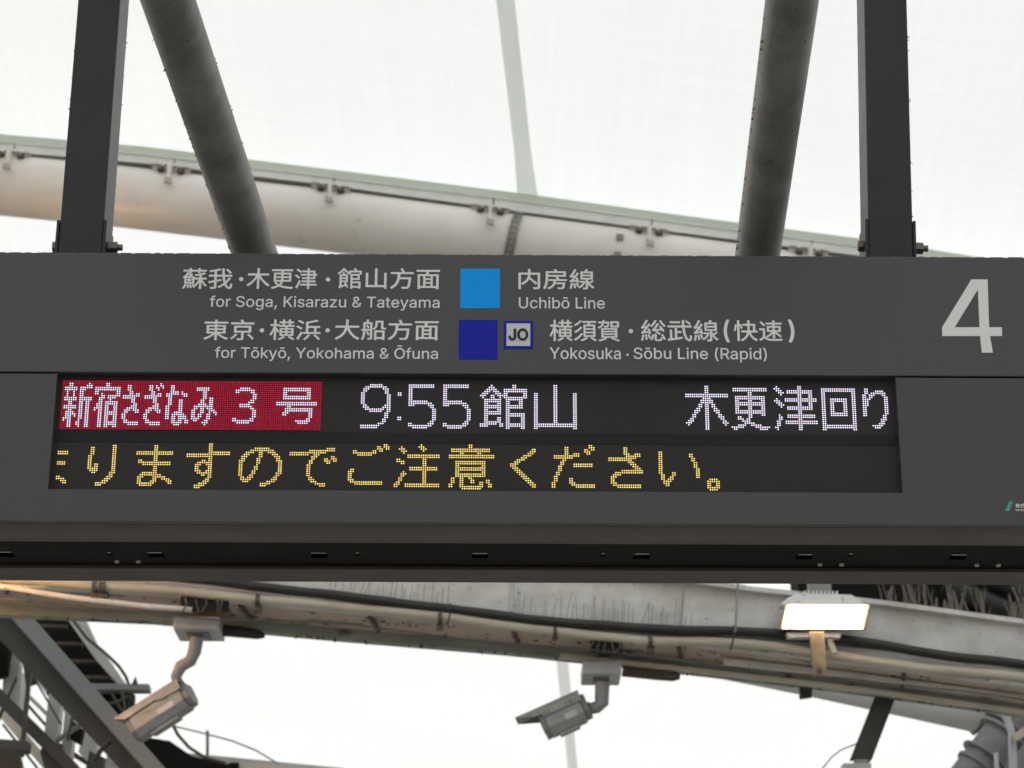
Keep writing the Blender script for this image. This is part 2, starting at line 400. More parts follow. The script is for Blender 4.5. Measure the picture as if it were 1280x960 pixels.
# perforated strap hanging over the pipe, with a second plain strap
mb = MB(); hs = []
def strap_pt(t, off):      # wraps the front of the pipe
    c = P(650+off, lerp_tab(CEN, 650), YP); a = R(62-t*70)
    return Vector((c.x - t*.05, c.y-math.cos(a)*(RP+.012), c.z+math.sin(a)*(RP+.012)))
n = 44
for i in range(n):
    t0, t1 = i/n*1.5, (i+1)/n*1.5
    hole = (i % 5) in (2, 3)
    for o0, o1 in (((-6,-2.4),(2.4,6)) if hole else ((-6,6),)):
        k = len(mb.v); mb.v += [tuple(strap_pt(t0,o0)), tuple(strap_pt(t0,o1)), tuple(strap_pt(t1,o1)), tuple(strap_pt(t1,o0))]; mb.f.append((k,k+1,k+2,k+3))
st = mb.build('perforated_strap', M['galv'], pipe); md = st.modifiers.new('t','SOLIDIFY'); md.thickness = .003
for px, py in ((775,296),(772,318)):
    c = P(px, py, YP-RP-.01); MB().box(c.x-.022, c.x+.022, c.y, c.y+.06, c.z-.02, c.z+.02).build('strap_clip', M['galv'], pipe)

# ------------------------------------------------------------------ departure board
Zt = P(600, 318.4, 0).z; Zs = P(600, 468.6, 0).z; Zb = P(600, 653, 0).z
Zw0 = P(600, 613.8, 0).z; XL, XR = -1.30, 1.42
WL, WR = P(65.5, 540, 0).x, P(1124, 543, 0).x
board = thing('departure_board', (0, 0, Zb), 'wide dark grey hanging departure board with lit LED text and a big 4', 'departure board')
BD = P(600, 725.5, 0)                        # back edge of the underside
d = FW+RT*((600-640)/F)+UP*((480-726)/F); YBK = CAM.y + d.y*((Zb-CAM.z)/d.z)
MB().box(XL, XR, 0, .02, Zs+.0018, Zt).build('upper_panel', M['panel'], board, bev=.0015)
mb = MB()
for a, b, c, e in ((XL, WL, Zb, Zs-.0018), (WR, XR, Zb, Zs-.0018)): mb.box(a, b, 0, .02, c, e)
mb.box(WL, WR, 0, .02, Zb, Zw0)
mb.v = [(x, y, z) for x, y, z in mb.v]
mb.build('lower_panel', M['panel2'], board)
MB().box(XL+.01, XR-.01, .022, YBK-.01, Zb+.03, Zt-.004).build('housing', M['panel2'], board)
MB().box(WL-.01, WR+.01, .0195, .0215, Zw0-.01, Zs+.01).build('led_screen', M['screen'], board)
scr = MB().box(WL+.001, WR-.001, .0186, .0193, H-.1190, H-.0985).build('mask_strip', M['screengap'], board)
# window reveal
mb = MB(); mb.box(WL-.004, WL+.0005, .002, .0194, Zw0, Zs).box(WR-.0005, WR+.004, .002, .0194, Zw0, Zs).box(WL, WR, .002, .0194, Zw0-.004, Zw0+.0005)
mb.build('window_reveal', M['panel2'], board)
# underside: front band, dark channel with slots, back band
def yz(py): 
    d = FW+RT*((600-640)/F)+UP*((480-py)/F); return CAM.y+d.y*((Zb-CAM.z)/d.z)
ya, yb = yz(674), yz(712)
mb = MB(); pr_ = [(.0205, Zb-.0005)]+[(yz(662)+(yz(686)-yz(662))*i/10, Zb-.0005+.0068*(i/10)**2*(3-2*i/10)) for i in range(11)]
mb.v = [(X_, y_, z_) for y_, z_ in pr_+[(pr_[-1][0], Zb+.02), (.0205, Zb+.02)] for X_ in (XL, XR)]; n_ = len(pr_)+2
mb.f = [(2*i, 2*i+1, 2*((i+1) % n_)+1, 2*((i+1) % n_)) for i in range(n_)]+[tuple(2*i for i in range(n_)), tuple(2*i+1 for i in range(n_))]
mb.build('front_band', M['under'], board, smooth=True)
MB().box(XL, XR, yb, YBK, Zb-.0005, Zb+.03).build('back_band', M['under'], board, bev=.002)
MB().box(XL+.002, XR-.002, YBK+.0005, YBK+.012, Zb, Zt-.01).build('rear_panel', M['panel2'], board)
holes = []
def underx(px, py): 
    d = FW+RT*((px-640)/F)+UP*((480-py)/F); return CAM+d*((Zb+.006-CAM.z)/d.z)
for px in (-196, 7,195,399,600,802,1005,1197, 1400): c = underx(px, 693.5+px*.003); holes.append((c.x-.0155, c.x+.0155, c.y-.019, c.y+.014, 1))
for px in (137,447,754,1063): c = underx(px, 692+px*.002); holes.append((c.x-.005, c.x+.005, c.y-.009, c.y+.009, 0))
holes.sort()
mb = MB(); x = XL; zc0, zc1 = Zb+.006, Zb+.009
for x0, x1, y0, y1, big in holes:
    mb.box(x, x0, ya, yb, zc0, zc1); mb.box(x0, x1, ya, y0, zc0, zc1); mb.box(x0, x1, y1, yb, zc0, zc1); x = x1
mb.box(x, XR, ya, yb, zc0, zc1)
ch = mb.build('channel_plate', M['underdark'], board)
for x0, x1, y0, y1, big in holes:
    MB().box(x0, x1, y0, y1, zc1+.012, zc1+.014).build('drain_slot', M['black'], ch)
    MB().box(x0+.002, x1-.002, y0-.002, y0+.0012, zc0-.001, zc1).build('slot_bright_lip', M['boxgrey'], ch)  # pale lip added to draw the bright line of light there
for px in (146,173,1025,1052,1221,1248):
    c = underx(px, 700+px*.0045); MB().tube([c+Vector((0,0,.0005)), c+Vector((0,0,-.004))], .0045, 14).build('screw', M['boxgrey'], ch)

mb = MB(); rd = random.Random(3); x = XL+.01
while x < XR-.03:
    wd = rd.uniform(.004, .03); mb.box(x, x+wd, .001, rd.uniform(.008,.018), Zt-.0003, Zt+rd.uniform(.0003,.0011)); x += wd+rd.uniform(0,.012)
mb.build('dust_line', M['dust'], board)['kind'] = 'stuff'
# ---- lettering on the upper panel
t1, t2 = text_mesh('山山'), text_mesh('山')
EM = (max(v.co.x for v in t1.vertices)-max(v.co.x for v in t2.vertices))
YF = -.0006
def word(txt, x0, x1, y0, y1, mat=None, off=.012, ykeep=None, name='lettering', parent=None, Y=YF):
    """text stretched to the box x0..x1, y0..y1 (photo pixels) on the board face"""
    me = text_mesh(txt, off); vs = [v.co.copy() for v in me.vertices]
    ax0 = min(v.x for v in vs); ax1 = max(v.x for v in vs); ay0 = min(v.y for v in vs); ay1 = max(v.y for v in vs)
    ym = (y0+y1)/2
    X0, X1 = P(x0, ym, 0).x, P(x1, ym, 0).x; xm = (x0+x1)/2
    Z1, Z0 = P(xm, y0, 0).z, P(xm, y1, 0).z
    off_ = (parent or board).matrix_basis.inverted() if (parent is None or parent is board) else None
    for v in me.vertices:
        nx_ = X0+(v.co.x-ax0)/(ax1-ax0)*(X1-X0); nz = Z0+(v.co.y-ay0)/(ay1-ay0)*(Z1-Z0)
        v.co = Vector((nx_, Y-v.co.z, nz))-Vector(board.location)
    me.materials.clear()
    if ord(txt[0]) > 0x2e80 and len(txt) > 1:      # one object for each character
        import bmesh
        em = [v.x for v in vs]; o = None
        for i in range(len(txt)):
            keep = {k for k, x in enumerate(em) if i*EM <= x < (i+1)*EM}
            bm = bmesh.new(); bm.from_mesh(me); bm.verts.ensure_lookup_table()
            bmesh.ops.delete(bm, geom=[v for v in bm.verts if v.index not in keep], context='VERTS')
            m2 = bpy.data.meshes.new('character'); bm.to_mesh(m2); bm.free()
            o = link('character' if name == 'lettering' else name, m2, mat or M['letter'], parent or board)
        return o
    return link(name, me, mat or M['letter'], parent or board)
K = .011
rowA, rowB = (335.3, 361.5), (399.5, 425.5)
word('蘇我', 228, 291, *rowA, off=K); word('木更津', 308.5, 396.5, *rowA, off=K); word('館山方面', 422, 550, *rowA, off=K)
word('東京', 254.5, 318, *rowB, off=K); word('横浜', 337, 401, *rowB, off=K); word('大船方面', 418.5, 548.5, *rowB, off=K)
word('内房線', 648, 743, 336.5, 362, off=K)
word('横須賀', 687, 775, 400, 427, off=K); word('総武線', 801, 898, 400, 427, off=K); word('快速', 917, 978, 400.5, 427, off=K)
word('(', 904.5, 912, 399.5, 428.5, off=.02); word(')', 985, 993, 399.5, 428.5, off=.02)
word('for Soga, Kisarazu & Tateyama', 262, 549.5, 370.3, 388.3, off=.006)
word('for Tōkyō, Yokohama & Ōfuna', 268.5, 547.5, 431.5, 452, off=.006)
word('Uchibō Line', 648.5, 756, 371.5, 386, off=.006)
word('Yokosuka', 687, 776, 434.5, 449.3, off=.006); word('Sōbu Line (Rapid)', 792, 958.5, 434.3, 453, off=.006)
q4 = lambda pts: [Vector((p.x, YF, p.z)) for p in (P(960+x/2.743, 310+y/2.743, 0) for x, y in pts)]
four = MB()
for pts in (((697,108),(721,140),(640,272),(597,272)), ((697,108),(753,108),(753.6,140),(720,140)), ((719.5,140),(753.6,140),(758,272),(725,272)),
            ((597,272),(802,272),(802,302),(597,302)), ((727,302),(761,302),(771,359),(733,359))):
    four.poly(q4(pts), (0, .0008, 0))
four.build('platform_number', M['letter'], board)
def disc(px, py, r, mat=M['letter']):
    c = P(px, py, 0); MB().tube([Vector((c.x, YF, c.z)), Vector((c.x, .0005, c.z))], r, 16).build('dot', mat, board)
for px, py in ((301.5,349),(410,349.5),(327.5,413),(409.5,413),(788.5,414)): disc(px, py, .0042)
disc(784.5, 443.5, .0022)
def film(x0, x1, y0, y1, mat, Y=-.0008, name='colour_square', parent=None, round_=0):
    ym = (y0+y1)/2; xm = (x0+x1)/2
    o = MB().box(P(x0,ym,0).x, P(x1,ym,0).x, Y, 0.0004, P(xm,y1,0).z, P(xm,y0,0).z).build(name, mat, parent or board)
    return o
tag(film(575.5, 625, 336, 385.5, M['sky_blue']), 'light blue line colour square')
tag(film(573.5, 622, 400, 449.5, M['navy']), 'dark blue line colour square')
bdg = film(629.5, 666.5, 401, 436.3, M['navy'], name='line_badge')
bevel(bdg, .004, 3)
film(633.2, 662.8, 404.6, 432.7, M['badge_white'], Y=-.0014, name='badge_face', parent=bdg)
word('JO', 635.3, 660.5, 410.8, 426.5, M['ink'], off=.035, name='badge_lettering', parent=board, Y=-.0019)
# maker's mark
lm = MB()
cpts = [P(px, py, 0) for px, py in ((1265.3,630),(1264.2,627.9),(1262.6,629),(1261.6,632),(1260.9,635),(1259.4,637.6),(1257.6,637.4),(1256.9,636))]
lm.tube([Vector((p.x, -.0006, p.z)) for p in cpts], [.0012,.0028,.0032,.0034,.0034,.0032,.0026,.001], 10)
lm.v = [(x, max(-.0012, min(.0003, y)), z) for x, y, z in lm.v]
tag(lm.build('maker_mark', M['teal'], board), 'small teal curved emblem')
word('株式会社', 1269.2, 1292.5, 629.5, 635, off=.02, name='maker_lettering'); word('SHINYO', 1269.2, 1290, 636.6, 639, off=.02, name='maker_lettering')

# ---- LED text: rows of lit columns, "a-b" runs, rows parted by "/"
PITCH_ = .004
def runs(spec):
    for r_, row in enumerate(spec.split('/')):
        for q in row.split(','):
            q = q.strip()
            if not q: continue
            a, _, b = q.partition('-'); b = b or a
            for c in range(int(a), int(b)+1): yield r_, c
def put(dst, spec, c0=0, R0=0):
    for r_, c in runs(spec): dst.add((c+c0, r_+R0))
top = set(); red = set(); amb = set()
# 9:55
put(top, '4-9/2-11/1-3,10-12/1-2,11-12/0-1,11-12/0-1,12-13/0-1,12-13/0-1,12-13/0-1,12-13/0-1,12-13/1-2,11-13/1-3,10-13/2-10,12-13/4-9,12-13/11-12/11-12/11-12/10-11/10-11/8-10/0-8/0-7', 138, 1)
put(top, '////0-1/0-1///////////0-1/0-1', 155, 1)
five = '0-11/0-11/0-1/0-1/0-1/0-1/0-1/0-1/0-8/0-10/0-2,9-11/10-11/11-12/11-12/11-12/11-12/11-12/11-12/10-11/0-1,9-11/0-10/2-8'
put(top, five, 160, 1); put(top, five, 176, 1)
# 館山
put(top, '5,15-16/4-6,15-16/3-7,11-21/2-4,6-8,11-21/1-3,7-9,11-12,20-21/0-2,5-6,8-12,20-21/1,5-6,9,11-21/2-9,12-19/2-9,12-13,18-19/2-3,8-9,12-13,18-19/2-9,12-19/2-9,12-19/2-3,8-9,12-13/2-9,12-13/2-9,12-20/2-3,12-20/2-3,8-9,12-13,19-20/2-3,8-9,12-13,19-20/2-9,12-13,19-20/0-7,9-10,12-20/0-3,9-10,12-20/12-13,19-20', 193, 1)
put(top, '9-10/9-10/9-10/9-10/' + '0-1,9-10,18-19/'*15 + '0-19/0-19/0-1,18-19', 218, 1)
# 木更津回り
put(top, '9-10/9-10/9-10/9-10/0-19/0-19/8-11/7-12/7-12/6-7,9-10,12-13/6-7,9-10,12-13/5-6,9-10,13-14/4-6,9-10,13-15/4-5,9-10,14-15/3-4,9-10,15-16/3-4,9-10,15-17/2-3,9-10,16-17/1-3,9-10,17-18/0-2,9-10,17-19/1,9-10,18/9-10/9-10', 288, 1)
put(top, '1-16/1-16/8-9/8-9/2-15/2-15/2-3,8-9,14-15/2-15/2-15/2-3,8-9,14-15/2-3,8-9,14-15/2-15/2-15/8-9,14-15/3-4,8-9/3-5,7-8/5-8/6-10/3-6,9-13/0-5,11-17/1-2,13-16', 309, 2)
put(top, '1,11-12/0-2,11-12/1-3,6-17/2-4,6-17/3,11-12,16-17/11-12,16-17/1,5-19/0-2,5-19/1-3,11-12,16-17/2-4,11-12,16-17/3,6-17/6-17/11-12/11-12/2,6-18/2-3,6-18/2-3,11-12/1-2,5-19/1-2,5-19/1-2,11-12/0-1,11-12/1,11-12', 329, 1)
put(top, '0-15/0-15/' + '0-1,14-15/'*3 + '0-1,4-11,14-15/'*2 + '0-1,4-5,10-11,14-15/'*5 + '0-1,4-11,14-15/'*2 + '0-1,14-15/'*4 + '0-15/0-15/0-1,14-15', 351, 2)
put(top, '1-2/1-2,6-9/1-2,4-10/0-1,3-5,9-10/0-1,3-4,10-11/0-3,10-11/0-2,10-11/0-2,10-11/0-2,10-11/0-1,10-11/0-1,10-11/0-1,10-11/0-1,10-11/0-1,9-10/9-10/8-10/8-9/7-9/4-8/5-7', 370, 2)
# white on red: 新宿さざなみ 3号
put(red, '3-4,12/3-4,11-13/1-6,8-13/1-6,8-10/2,5,8-9/2,5,8-9/2,5,8-9/1-6,8-13/1-6,8-13/3-4,8-9,11-12/3-4,8-9,11-12/1-6,8-9,11-12/1-6,8-9,11-12/3-4,8-9,11-12/2-5,8-9,11-12/2-6,8-9,11-12/2-4,6,8-9,11-12/1-4,8-9,11-12/1,3-4,8,11-12/3-4,7-8,11-12/3-4,7-8,11-12/3-4,8,11-12', 0, 1)
put(red, '20-21/20-21/15-26/15-26/15-16,25-26/15-16,18,25-26/18-19,21-26/17-19,21-24/17-18,22/17-18,20-25/16-18,20-25/16-18,20-21,24-25/15-18,20-21,24-25/15,17-18,20-21,24-25/17-18,20-25/17-18,20-25/17-18,20-21,24-25/17-18,20-21,24-25/17-18,20-21,24-25/17-18,20-25/17-18,20-25/17-18,20-21,24-25', 0, 1)
sa = '0-1/0-1/0-1/1-2/1-2,4-5/-2-5/-2-3/2-3/2-3/3-4/2-4/0-4/-1-1,3-5'
sa_rows = [(2,30,31),(3,30,31),(4,30,31),(5,31,32),(6,31,32),(6,34,35),(7,28,35),(8,28,33),(9,32,33),(10,32,33),(11,33,34),(12,32,34),(13,30,31),(13,32,34),(14,29,31),(14,33,35),(15,29,30),(15,34,35),(16,28,29),(17,28,29),(18,28,29),(19,29,30),(20,29,35),(21,31,35)]
for r_, a, b in sa_rows:
    for c in range(a, b+1): red.add((c, r_)); red.add((c+10, r_))
put(red, '45/43,45-46/43-44,46/44', 0, 1)
put(red, '50-51/50-51/50-51/50-53,55/48-53,55-57/48-50,56-57/49-50/49-50,54-55/49-50,54-55/49-50,54-55/48-49,54-55/48-49,54-55/48-49,54-55/48-49,52-55/48-49,51-56/48-49,51-52,54-57/48-49,51-52,54-57/51-52,54-55,57-58/51-55,57-58/52-54', 0, 2)
put(red, '62-67/62-67/65-66/65-66/65-66/65-66,68-69/64-65,68-69/64-65,68-69/63-66,68-69/61-69/61-62,64-65,67-69/60-61,64-65,68-70/60-61,64-65,68,70-71/60-61,63-64,67-68,71/60-61,63-64,67-68/60-63,67-68/61-62,66-67/65-67/66', 0, 3)
put(red, '82-86/80-88/80-81,87-88/88-89/88-89/88-89/87-88/86-88/82-86/82-87/87-88/88-89/88-89/88-89/88-89/79-80,87-88/79-88/81-86', 0, 3)
put(red, '102-114/102-114/102-103,113-114/102-103,113-114/102-114/102-114//99-117/99-117/104-105/103-115/103-115/102-104,114-115/102-103,114-115/114-115/113-114/108-114/109-113', 0, 3)
# amber scrolling row: (ま)りますのでご注意ください。
put(amb, '0-4/0-4////0-3/0-3//////0-1/0-3/2-4/3-4', 0, 4)
put(amb, '25-26/15-16,25-26/15-16,25-26/15-16,25-26/15-16,25-26/14-15,25-26/14-15,25-26/14-15,25-26/14-15,25-26/14-15,17-18,25-26/14-15,17-18,25-26/14-18,25-26/15-18,25-26/16-17,24-26/24-25/23-25/22-24/21-23/18-22/18-20', 0, 1)
put(amb, '44-45/44-45/44-45/36-52/36-52/44-45/44-45/37-38,44-45/37-51/39-51/44-45/44-45/44-45/39-45/38-47/37-39,44-49/37-38,44-45,48-51/37-38,43-45,50-52/37-44,51-52/38-43', 0, 1)
put(amb, '69-70/69-70/69-70/69-70/69-78/59-78/59-70/69-70/66-67,69-70/64-70/63-65,68-70/63-64,69-70/63-64,69-70/63-65,68-70/64-70/66-67,69-70/69-70/68-69/67-69/65-68/63-67/63-65', 0, 0)
put(amb, '90-96/88-98/86-89,92-93,96-99/85-87,92-93,98-100/84-86,92-93,99-101/84-85,91-92,100-101/83-85,91-92,100-102/83-84,91-92,101-102/83-84,91,101-102/83-84,90-91,101-102/83-84,90-91,101-102/83-84,89-90,101-102/83-84,89-90,100-102/83-84,88-89,100-101/84-85,87-89,99-100/84-88,98-100/85-87,96-99/93-97/93-95', 0, 2)
put(amb, '123-126/115-126/106-122/106-114,117-119/116-118,125-126/116-117,122-123,125-127/115-116,122-124,126-127/115-116,123-124/114-115/114-115/114-115/114-115/114-115/114-115/115-116/115-117/116-118/118-122/120-122', 0, 2)
put(amb, '149-150/146-147,149-151/146-148,150-151/135-136,144-145,147-148/135-145/137-143///////134-135/133-135/133-134/133-134/133-134/133-135/134-148/136-148', 0, 0)
put(amb, '166/157,165-167/156-158,166-168/157-159,167/158/160-174/160-174/155-156,167-168/155-158,167-168/157-158,167-168/167-168/161-173/161-173/158,167-168/157-159,167-168/157-158,167-168/156-157,167-168/156-157,167-168/155-156,167-168/154-156,159-174/154-155,159-174', 0, 0)
put(amb, '188-189/188-189/180-197/180-197/184-185,192-193/179-199/179-199//182-195/182-195/182-183,194-195/182-195/182-195/182-183,194-195/182-195/182-195/180-181,184-185,188-189/180-181,184-185,189-190,196-197/180-181,184-185,189-190,193-194,196-197/179-180,184-185,193-194,197-198/179-180,184-194,197-198/185-193', 0, 0)
put(amb, '217-218/216-218/215-217/213-216/212-214/210-213/209-211/207-210/207-209/208-210/209-211/210-212/211-213/212-214/213-215/214-216/215-217/216-218/217-218', 0, 2)
put(amb, '243-244/232-233,243-245/232-233,241-242,244-245/232-233,241-243/232-233,236-238,242-243/227-238/227-235/231-232/230-231/230-231,236-244/229-230,236-244/229-230/229-230/228-229/228-229/227-228/227-228,234-235/227-228,234-235/226-227,234-236/226-227,235-245/226-227,237-245', 0, 0)
put(amb, '259-260/259-260/259-260/259-261,264-266/260-266/252-264/252-262/261-263/262-264/263-265/264-266/258-267/255-267/254-257/253-255/253-254/253-254/253-255/254-266/256-266', 0, 1)
put(amb, '275-276/275-276,289-290/275-276,289-290/275-276,290-291/275-276,290-291/275-276,291-292/275-276,291-292/275-276,291-292/275-276,292-293/275-276,292-293/275-276,281-282,292-293/276-277,281-282,292-293/276-277,280-281,292-293/276-277,279-281,298-301/277-280,297-302/277-279,297-298,301-302/278-279,297-298,301-302/297-302/298-301', 0, 3)
ROW2 = .12163
def dots(cells, zoff, name, mat, sx, sz, Y=.0145):
    """one bead of light per lit diode, raised off the screen"""
    mb = MB(); n = 6
    for c, r_ in cells:
        cx = (c+.5-192)*PITCH_; cz = H-zoff-(r_+.5)*PITCH_; k = len(mb.v)
        for j in range(n):
            a = 2*math.pi*j/n+.52; mb.v.append((cx+math.cos(a)*sx, Y, cz+math.sin(a)*sz))
        mb.v.append((cx, Y-.0012, cz))
        mb.f += [(k+j, k+(j+1) % n, k+n) for j in range(n)]
    o = mb.build(name, mat, board); o['kind'] = 'stuff'; return o
LR = .00152
tag(dots(top, 0, 'white_diodes', M['ledw'], LR, LR), 'white LED dots of the departure time and destination')
tag(dots(red, 0, 'white_diodes', M['ledw'], LR, LR), 'white LED dots of the train name on red')
tag(dots({(c, r_) for c in range(120) for r_ in range(24)}-red, 0, 'red_diodes', M['ledr'], .0019, .0019), 'red LED field behind the train name')
tag(dots(amb, ROW2, 'amber_diodes', M['ledy'], LR, LR), 'amber LED dots of the scrolling announcement')

# ------------------------------------------------------------------ hangers above the board
def hanger(cx, wd, side, label):
    Y0 = .10; dp = .10; x0, x1 = cx-wd/2, cx+wd/2
    t = thing('hanger_post', (cx, Y0+dp/2, Zt-.2), label, 'post', 'square posts holding the board')
    MB().box(x0, x1, Y0, Y0+dp, Zt-.2, Zt+2.6).build('post_tube', M['post'], t, bev=.003)
    zt = P(60 if cx < 0 else 1140, 275, Y0).z
    for s_ in (-1, 1):
        xa = x0-.006 if s_ < 0 else x1+.0005
        MB().box(xa, xa+.0055, Y0-.002, Y0+dp*.8, Zt-.18, zt).build('bracket_plate', M['post'], t, bev=.001)
    tufts(t, [(Vector((x0,Y0,Zt)), Vector((x0,Y0,Zt+.6)), (-1,0,0)), (Vector((x1,Y0+(.1 if cx<0 else 0),Zt)), Vector((x1,Y0+(.1 if cx<0 else 0),Zt+.6)), (1,0,0))], 24, int(cx*100))
    zb = P(60 if cx < 0 else 1140, 301, Y0).z; yb_ = Y0+.03
    bo = MB().tube([Vector((x1+.034, yb_, zb)), Vector((x0-.0065, yb_, zb))], .0065, 10).build('bolt', M['bolt'], t)
    MB().tube([Vector((x0-.0065, yb_, zb)), Vector((x0-.016, yb_, zb))], .012, 6).build('bolt_head', M['bolt'], bo)
    MB().tube([Vector((x1+.0065, yb_, zb)), Vector((x1+.024, yb_, zb))], .0125, 6).build('nut', M['bolt'], bo)
    return t
def tufts(parent, edges, n, seed, size=.0022):
    rd = random.Random(seed); mb = MB()
    for i in range(n):
        a, b, out = rd.choice(edges); p = a+(b-a)*rd.random()**1.3; o = Vector(out)
        mb.tube([p-o*.001, p+o*rd.uniform(.4,1.6)*size+Vector((0,0,rd.uniform(-1,1)*size))], [rd.uniform(.3,1)*size, size*.2], 5)
    mb.build('dirt_tufts', M['dust'], parent)['kind'] = 'stuff'
pl0, pl1 = P(74, 290, .10).x, P(129, 290, .10).x
pr0, pr1 = P(1078.5, 290, .10).x, P(1134, 290, .10).x
hanger((pl0+pl1)/2, pl1-pl0, 1, 'dark grey square post left of the left round pipe, holding the board')
hp_ = hanger((pr0+pr1)/2, pr1-pr0, 1, 'dark grey square post right of the right round pipe, holding the board')
hp_.rotation_euler.y = R(2.1)      # this post leans a little
def strut(b, t, label):
    bp = P(b[0], b[1], .28); db = (bp-CAM).dot(FW); tp = Pd(t[0], t[1], db*.84)
    ax = (tp-bp).normalized(); r_ = 28/2857*db
    th = thing('round_strut', bp-ax*.3, label, 'pipe', 'round galvanised struts behind the board')
    a = bp-ax*.30; e = tp+ax*1.1; n = 30
    MB().tube([a+(e-a)*i/n for i in range(n+1)], r_, 32).build('tube', M['galv'], th, smooth=True)
    sx_ = ax.cross(Vector((0,1,0))).normalized()
    tufts(th, [(bp+sx_*r_, tp+sx_*r_, tuple(sx_)), (bp-sx_*r_, tp-sx_*r_, tuple(-sx_))], 60, int(b[0]), .0026)
    return th
strut((318, 316), (210, 0), 'round galvanised strut slanting up to the left beside the left square post')
strut((947, 318), (990, 0), 'round galvanised strut slanting up to the right beside the right square post')
# dusty foot socket for the struts, hidden behind the board
MB().box(-1.2, 1.35, .37, .45, Zt-.25, Zt-.13).build('support_rail', M['galv'], board)

# ------------------------------------------------------------------ weathered girder below the board
YG = 5.6
LIPB = [(-300,752),(0,768),(180,776),(330,790),(400,796.5),(640,816.5),(860,840),(1060,863),(1280,893),(1500,928)]
def gy(px): return lerp_tab(LIPB, px)
pm = (P(640,800,YG)-CAM).dot(FW)/2857
girder = thing('girder', P(640, 790, YG), 'weathered white and cream steel girder crossing just below the board', 'girder')
ln = [P(px, gy(px)-35, YG) for px in range(-300, 1501, 40)]       # front lower edge
TOP = [(-300,650),(600,700),(840,727),(930,740),(1095,757),(1280,782),(1500,812)]
k = []; 
for px in range(-300, 1501, 40): k.append((P(px, lerp_tab(TOP, px), YG), P(px, gy(px)-35, YG)))
mb = MB(); 
for (a, b), (c, e) in zip(k, k[1:]): mb.poly([a, c, e, b], (0, .02, 0))
mb.build('web_plate', M['beam_white'], girder)
mb = MB().sweep([a for a, b in k], -.05, .12, -.006, .014); mb.build('top_flange', M['beam_white'], girder)
dep = .30
MB().sweep(ln, .021, dep, .0, .016).build('soffit', M['beam_cream'], girder)
MB().sweep(ln, -.03, .0205, -.006, .012).build('front_flange', M['beam_white'], girder)
MB().sweep(ln, dep, dep+.012, -.046, .08).build('rear_lip', M['lip'], girder)
MB().sweep(ln, dep+.0125, dep+.06, -.046, -.040).build('lip_flange', M['lip'], girder)
for px in (300, 462, 640, 848, 1130):
    a = P(px, gy(px)-34, YG+.02); b = a+Vector((.03, dep-.06, 0)); z0 = a.z
    MB().poly([Vector((a.x-.008, a.y, z0+.001)), Vector((a.x+.008, a.y, z0+.001)), Vector((b.x+.008, b.y, z0-.001)), Vector((b.x-.008, b.y, z0-.001))], (0, 0, -.02)).build('stiffener', M['rust'], girder)
# pale strips riding on the lower right part of the girder
MB().sweep([P(px, gy(px)-20-(px-1000)*.006, YG+.12) for px in range(905, 1500, 30)], 0, .03, -.012, .010).build('pale_strip', M['beam_white'], girder)
MB().sweep([P(px, gy(px)-4, YG+.2) for px in range(700, 1500, 30)], 0, .03, -.010, .008).build('cream_strip', M['conduit'], girder)
# drips and dirt tufts hanging from the lip
mb = MB(); rd = random.Random(4)
for i in range(90):
    px = rd.uniform(0, 1280); p = P(px, gy(px)-1.0, YG+dep*.9)
    mb.bar(p, p+Vector((rd.uniform(-.01,.01), 0, -rd.uniform(.004,.02))), rd.uniform(.002,.012), .004)
tag(mb.build('dirt_tufts', M['dust'], girder), kind='stuff')

def cable(tab, r, Y, name, mat, label, cat, x0=None, x1=None, ribs=None):
    x0 = tab[0][0] if x0 is None else x0; x1 = tab[-1][0] if x1 is None else x1
    rj = random.Random(len(label)); ph = [rj.uniform(0, 6) for _ in range(3)]
    wob = lambda x: .7*math.sin(x/61+ph[0])+.45*math.sin(x/27+ph[1])+.2*math.sin(x/11+ph[2])
    if ribs:
        n = int((x1-x0)/1.1); ps = [P(x0+(x1-x0)*i/n, lerp_s(tab, x0+(x1-x0)*i/n)+wob(x0+(x1-x0)*i/n), Y) for i in range(n+1)]
        rr = [r*(1.0 if i % 2 else .86) for i in range(n+1)]
        mb = MB().tube(ps, rr, 10)
    else:
        n = int((x1-x0)/14); ps = [P(x0+(x1-x0)*i/n, lerp_s(tab, x0+(x1-x0)*i/n)+wob(x0+(x1-x0)*i/n), Y) for i in range(n+1)]
        mb = MB().tube(ps, r, 12)
    return tag(mb.build(name, mat, smooth=True), label, cat)
def lerp_s(tab, x):
    """smooth curve through the table"""
    for i in range(len(tab)-1):
        if x <= tab[i+1][0] or i == len(tab)-2: break
    p0 = tab[max(0, i-1)]; p1 = tab[i]; p2 = tab[i+1]; p3 = tab[min(len(tab)-1, i+2)]
    t = (x-p1[0])/(p2[0]-p1[0]); hsp = p2[0]-p1[0]
    m1 = (p2[1]-p0[1])/(p2[0]-p0[0])*hsp; m2 = (p3[1]-p1[1])/(p3[0]-p1[0])*hsp
    return (2*t**3-3*t**2+1)*p1[1]+(t**3-2*t**2+t)*m1+(-2*t**3+3*t**2)*p2[1]+(t**3-t**2)*m2
BC = [(-300,690),(100,712),(276,727),(400,742),(640,771),(800,785),(960,792),(1040,797),(1090,804),(1180,819),(1280,832),(1500,868)]
CC = [(-300,700),(0,722),(115,732),(200,738),(300,746.5),(400,755.5),(520,768),(640,783),(800,799.5),(900,804),(960,807.5),(1090,826),(1180,837),(1280,847),(1500,880)]
PC = [(-300,708),(0,733),(90,748),(240,762)]
cable(BC, 6.2*pm, YG-.05, 'power_cable', M['cable'], 'thick black cable running along the front of the weathered girder', 'cable')
cable(CC, 6.3*pm, YG-.045, 'corrugated_conduit', M['conduit'], 'cream corrugated conduit running just under the black cable on the girder', 'conduit', ribs=True)
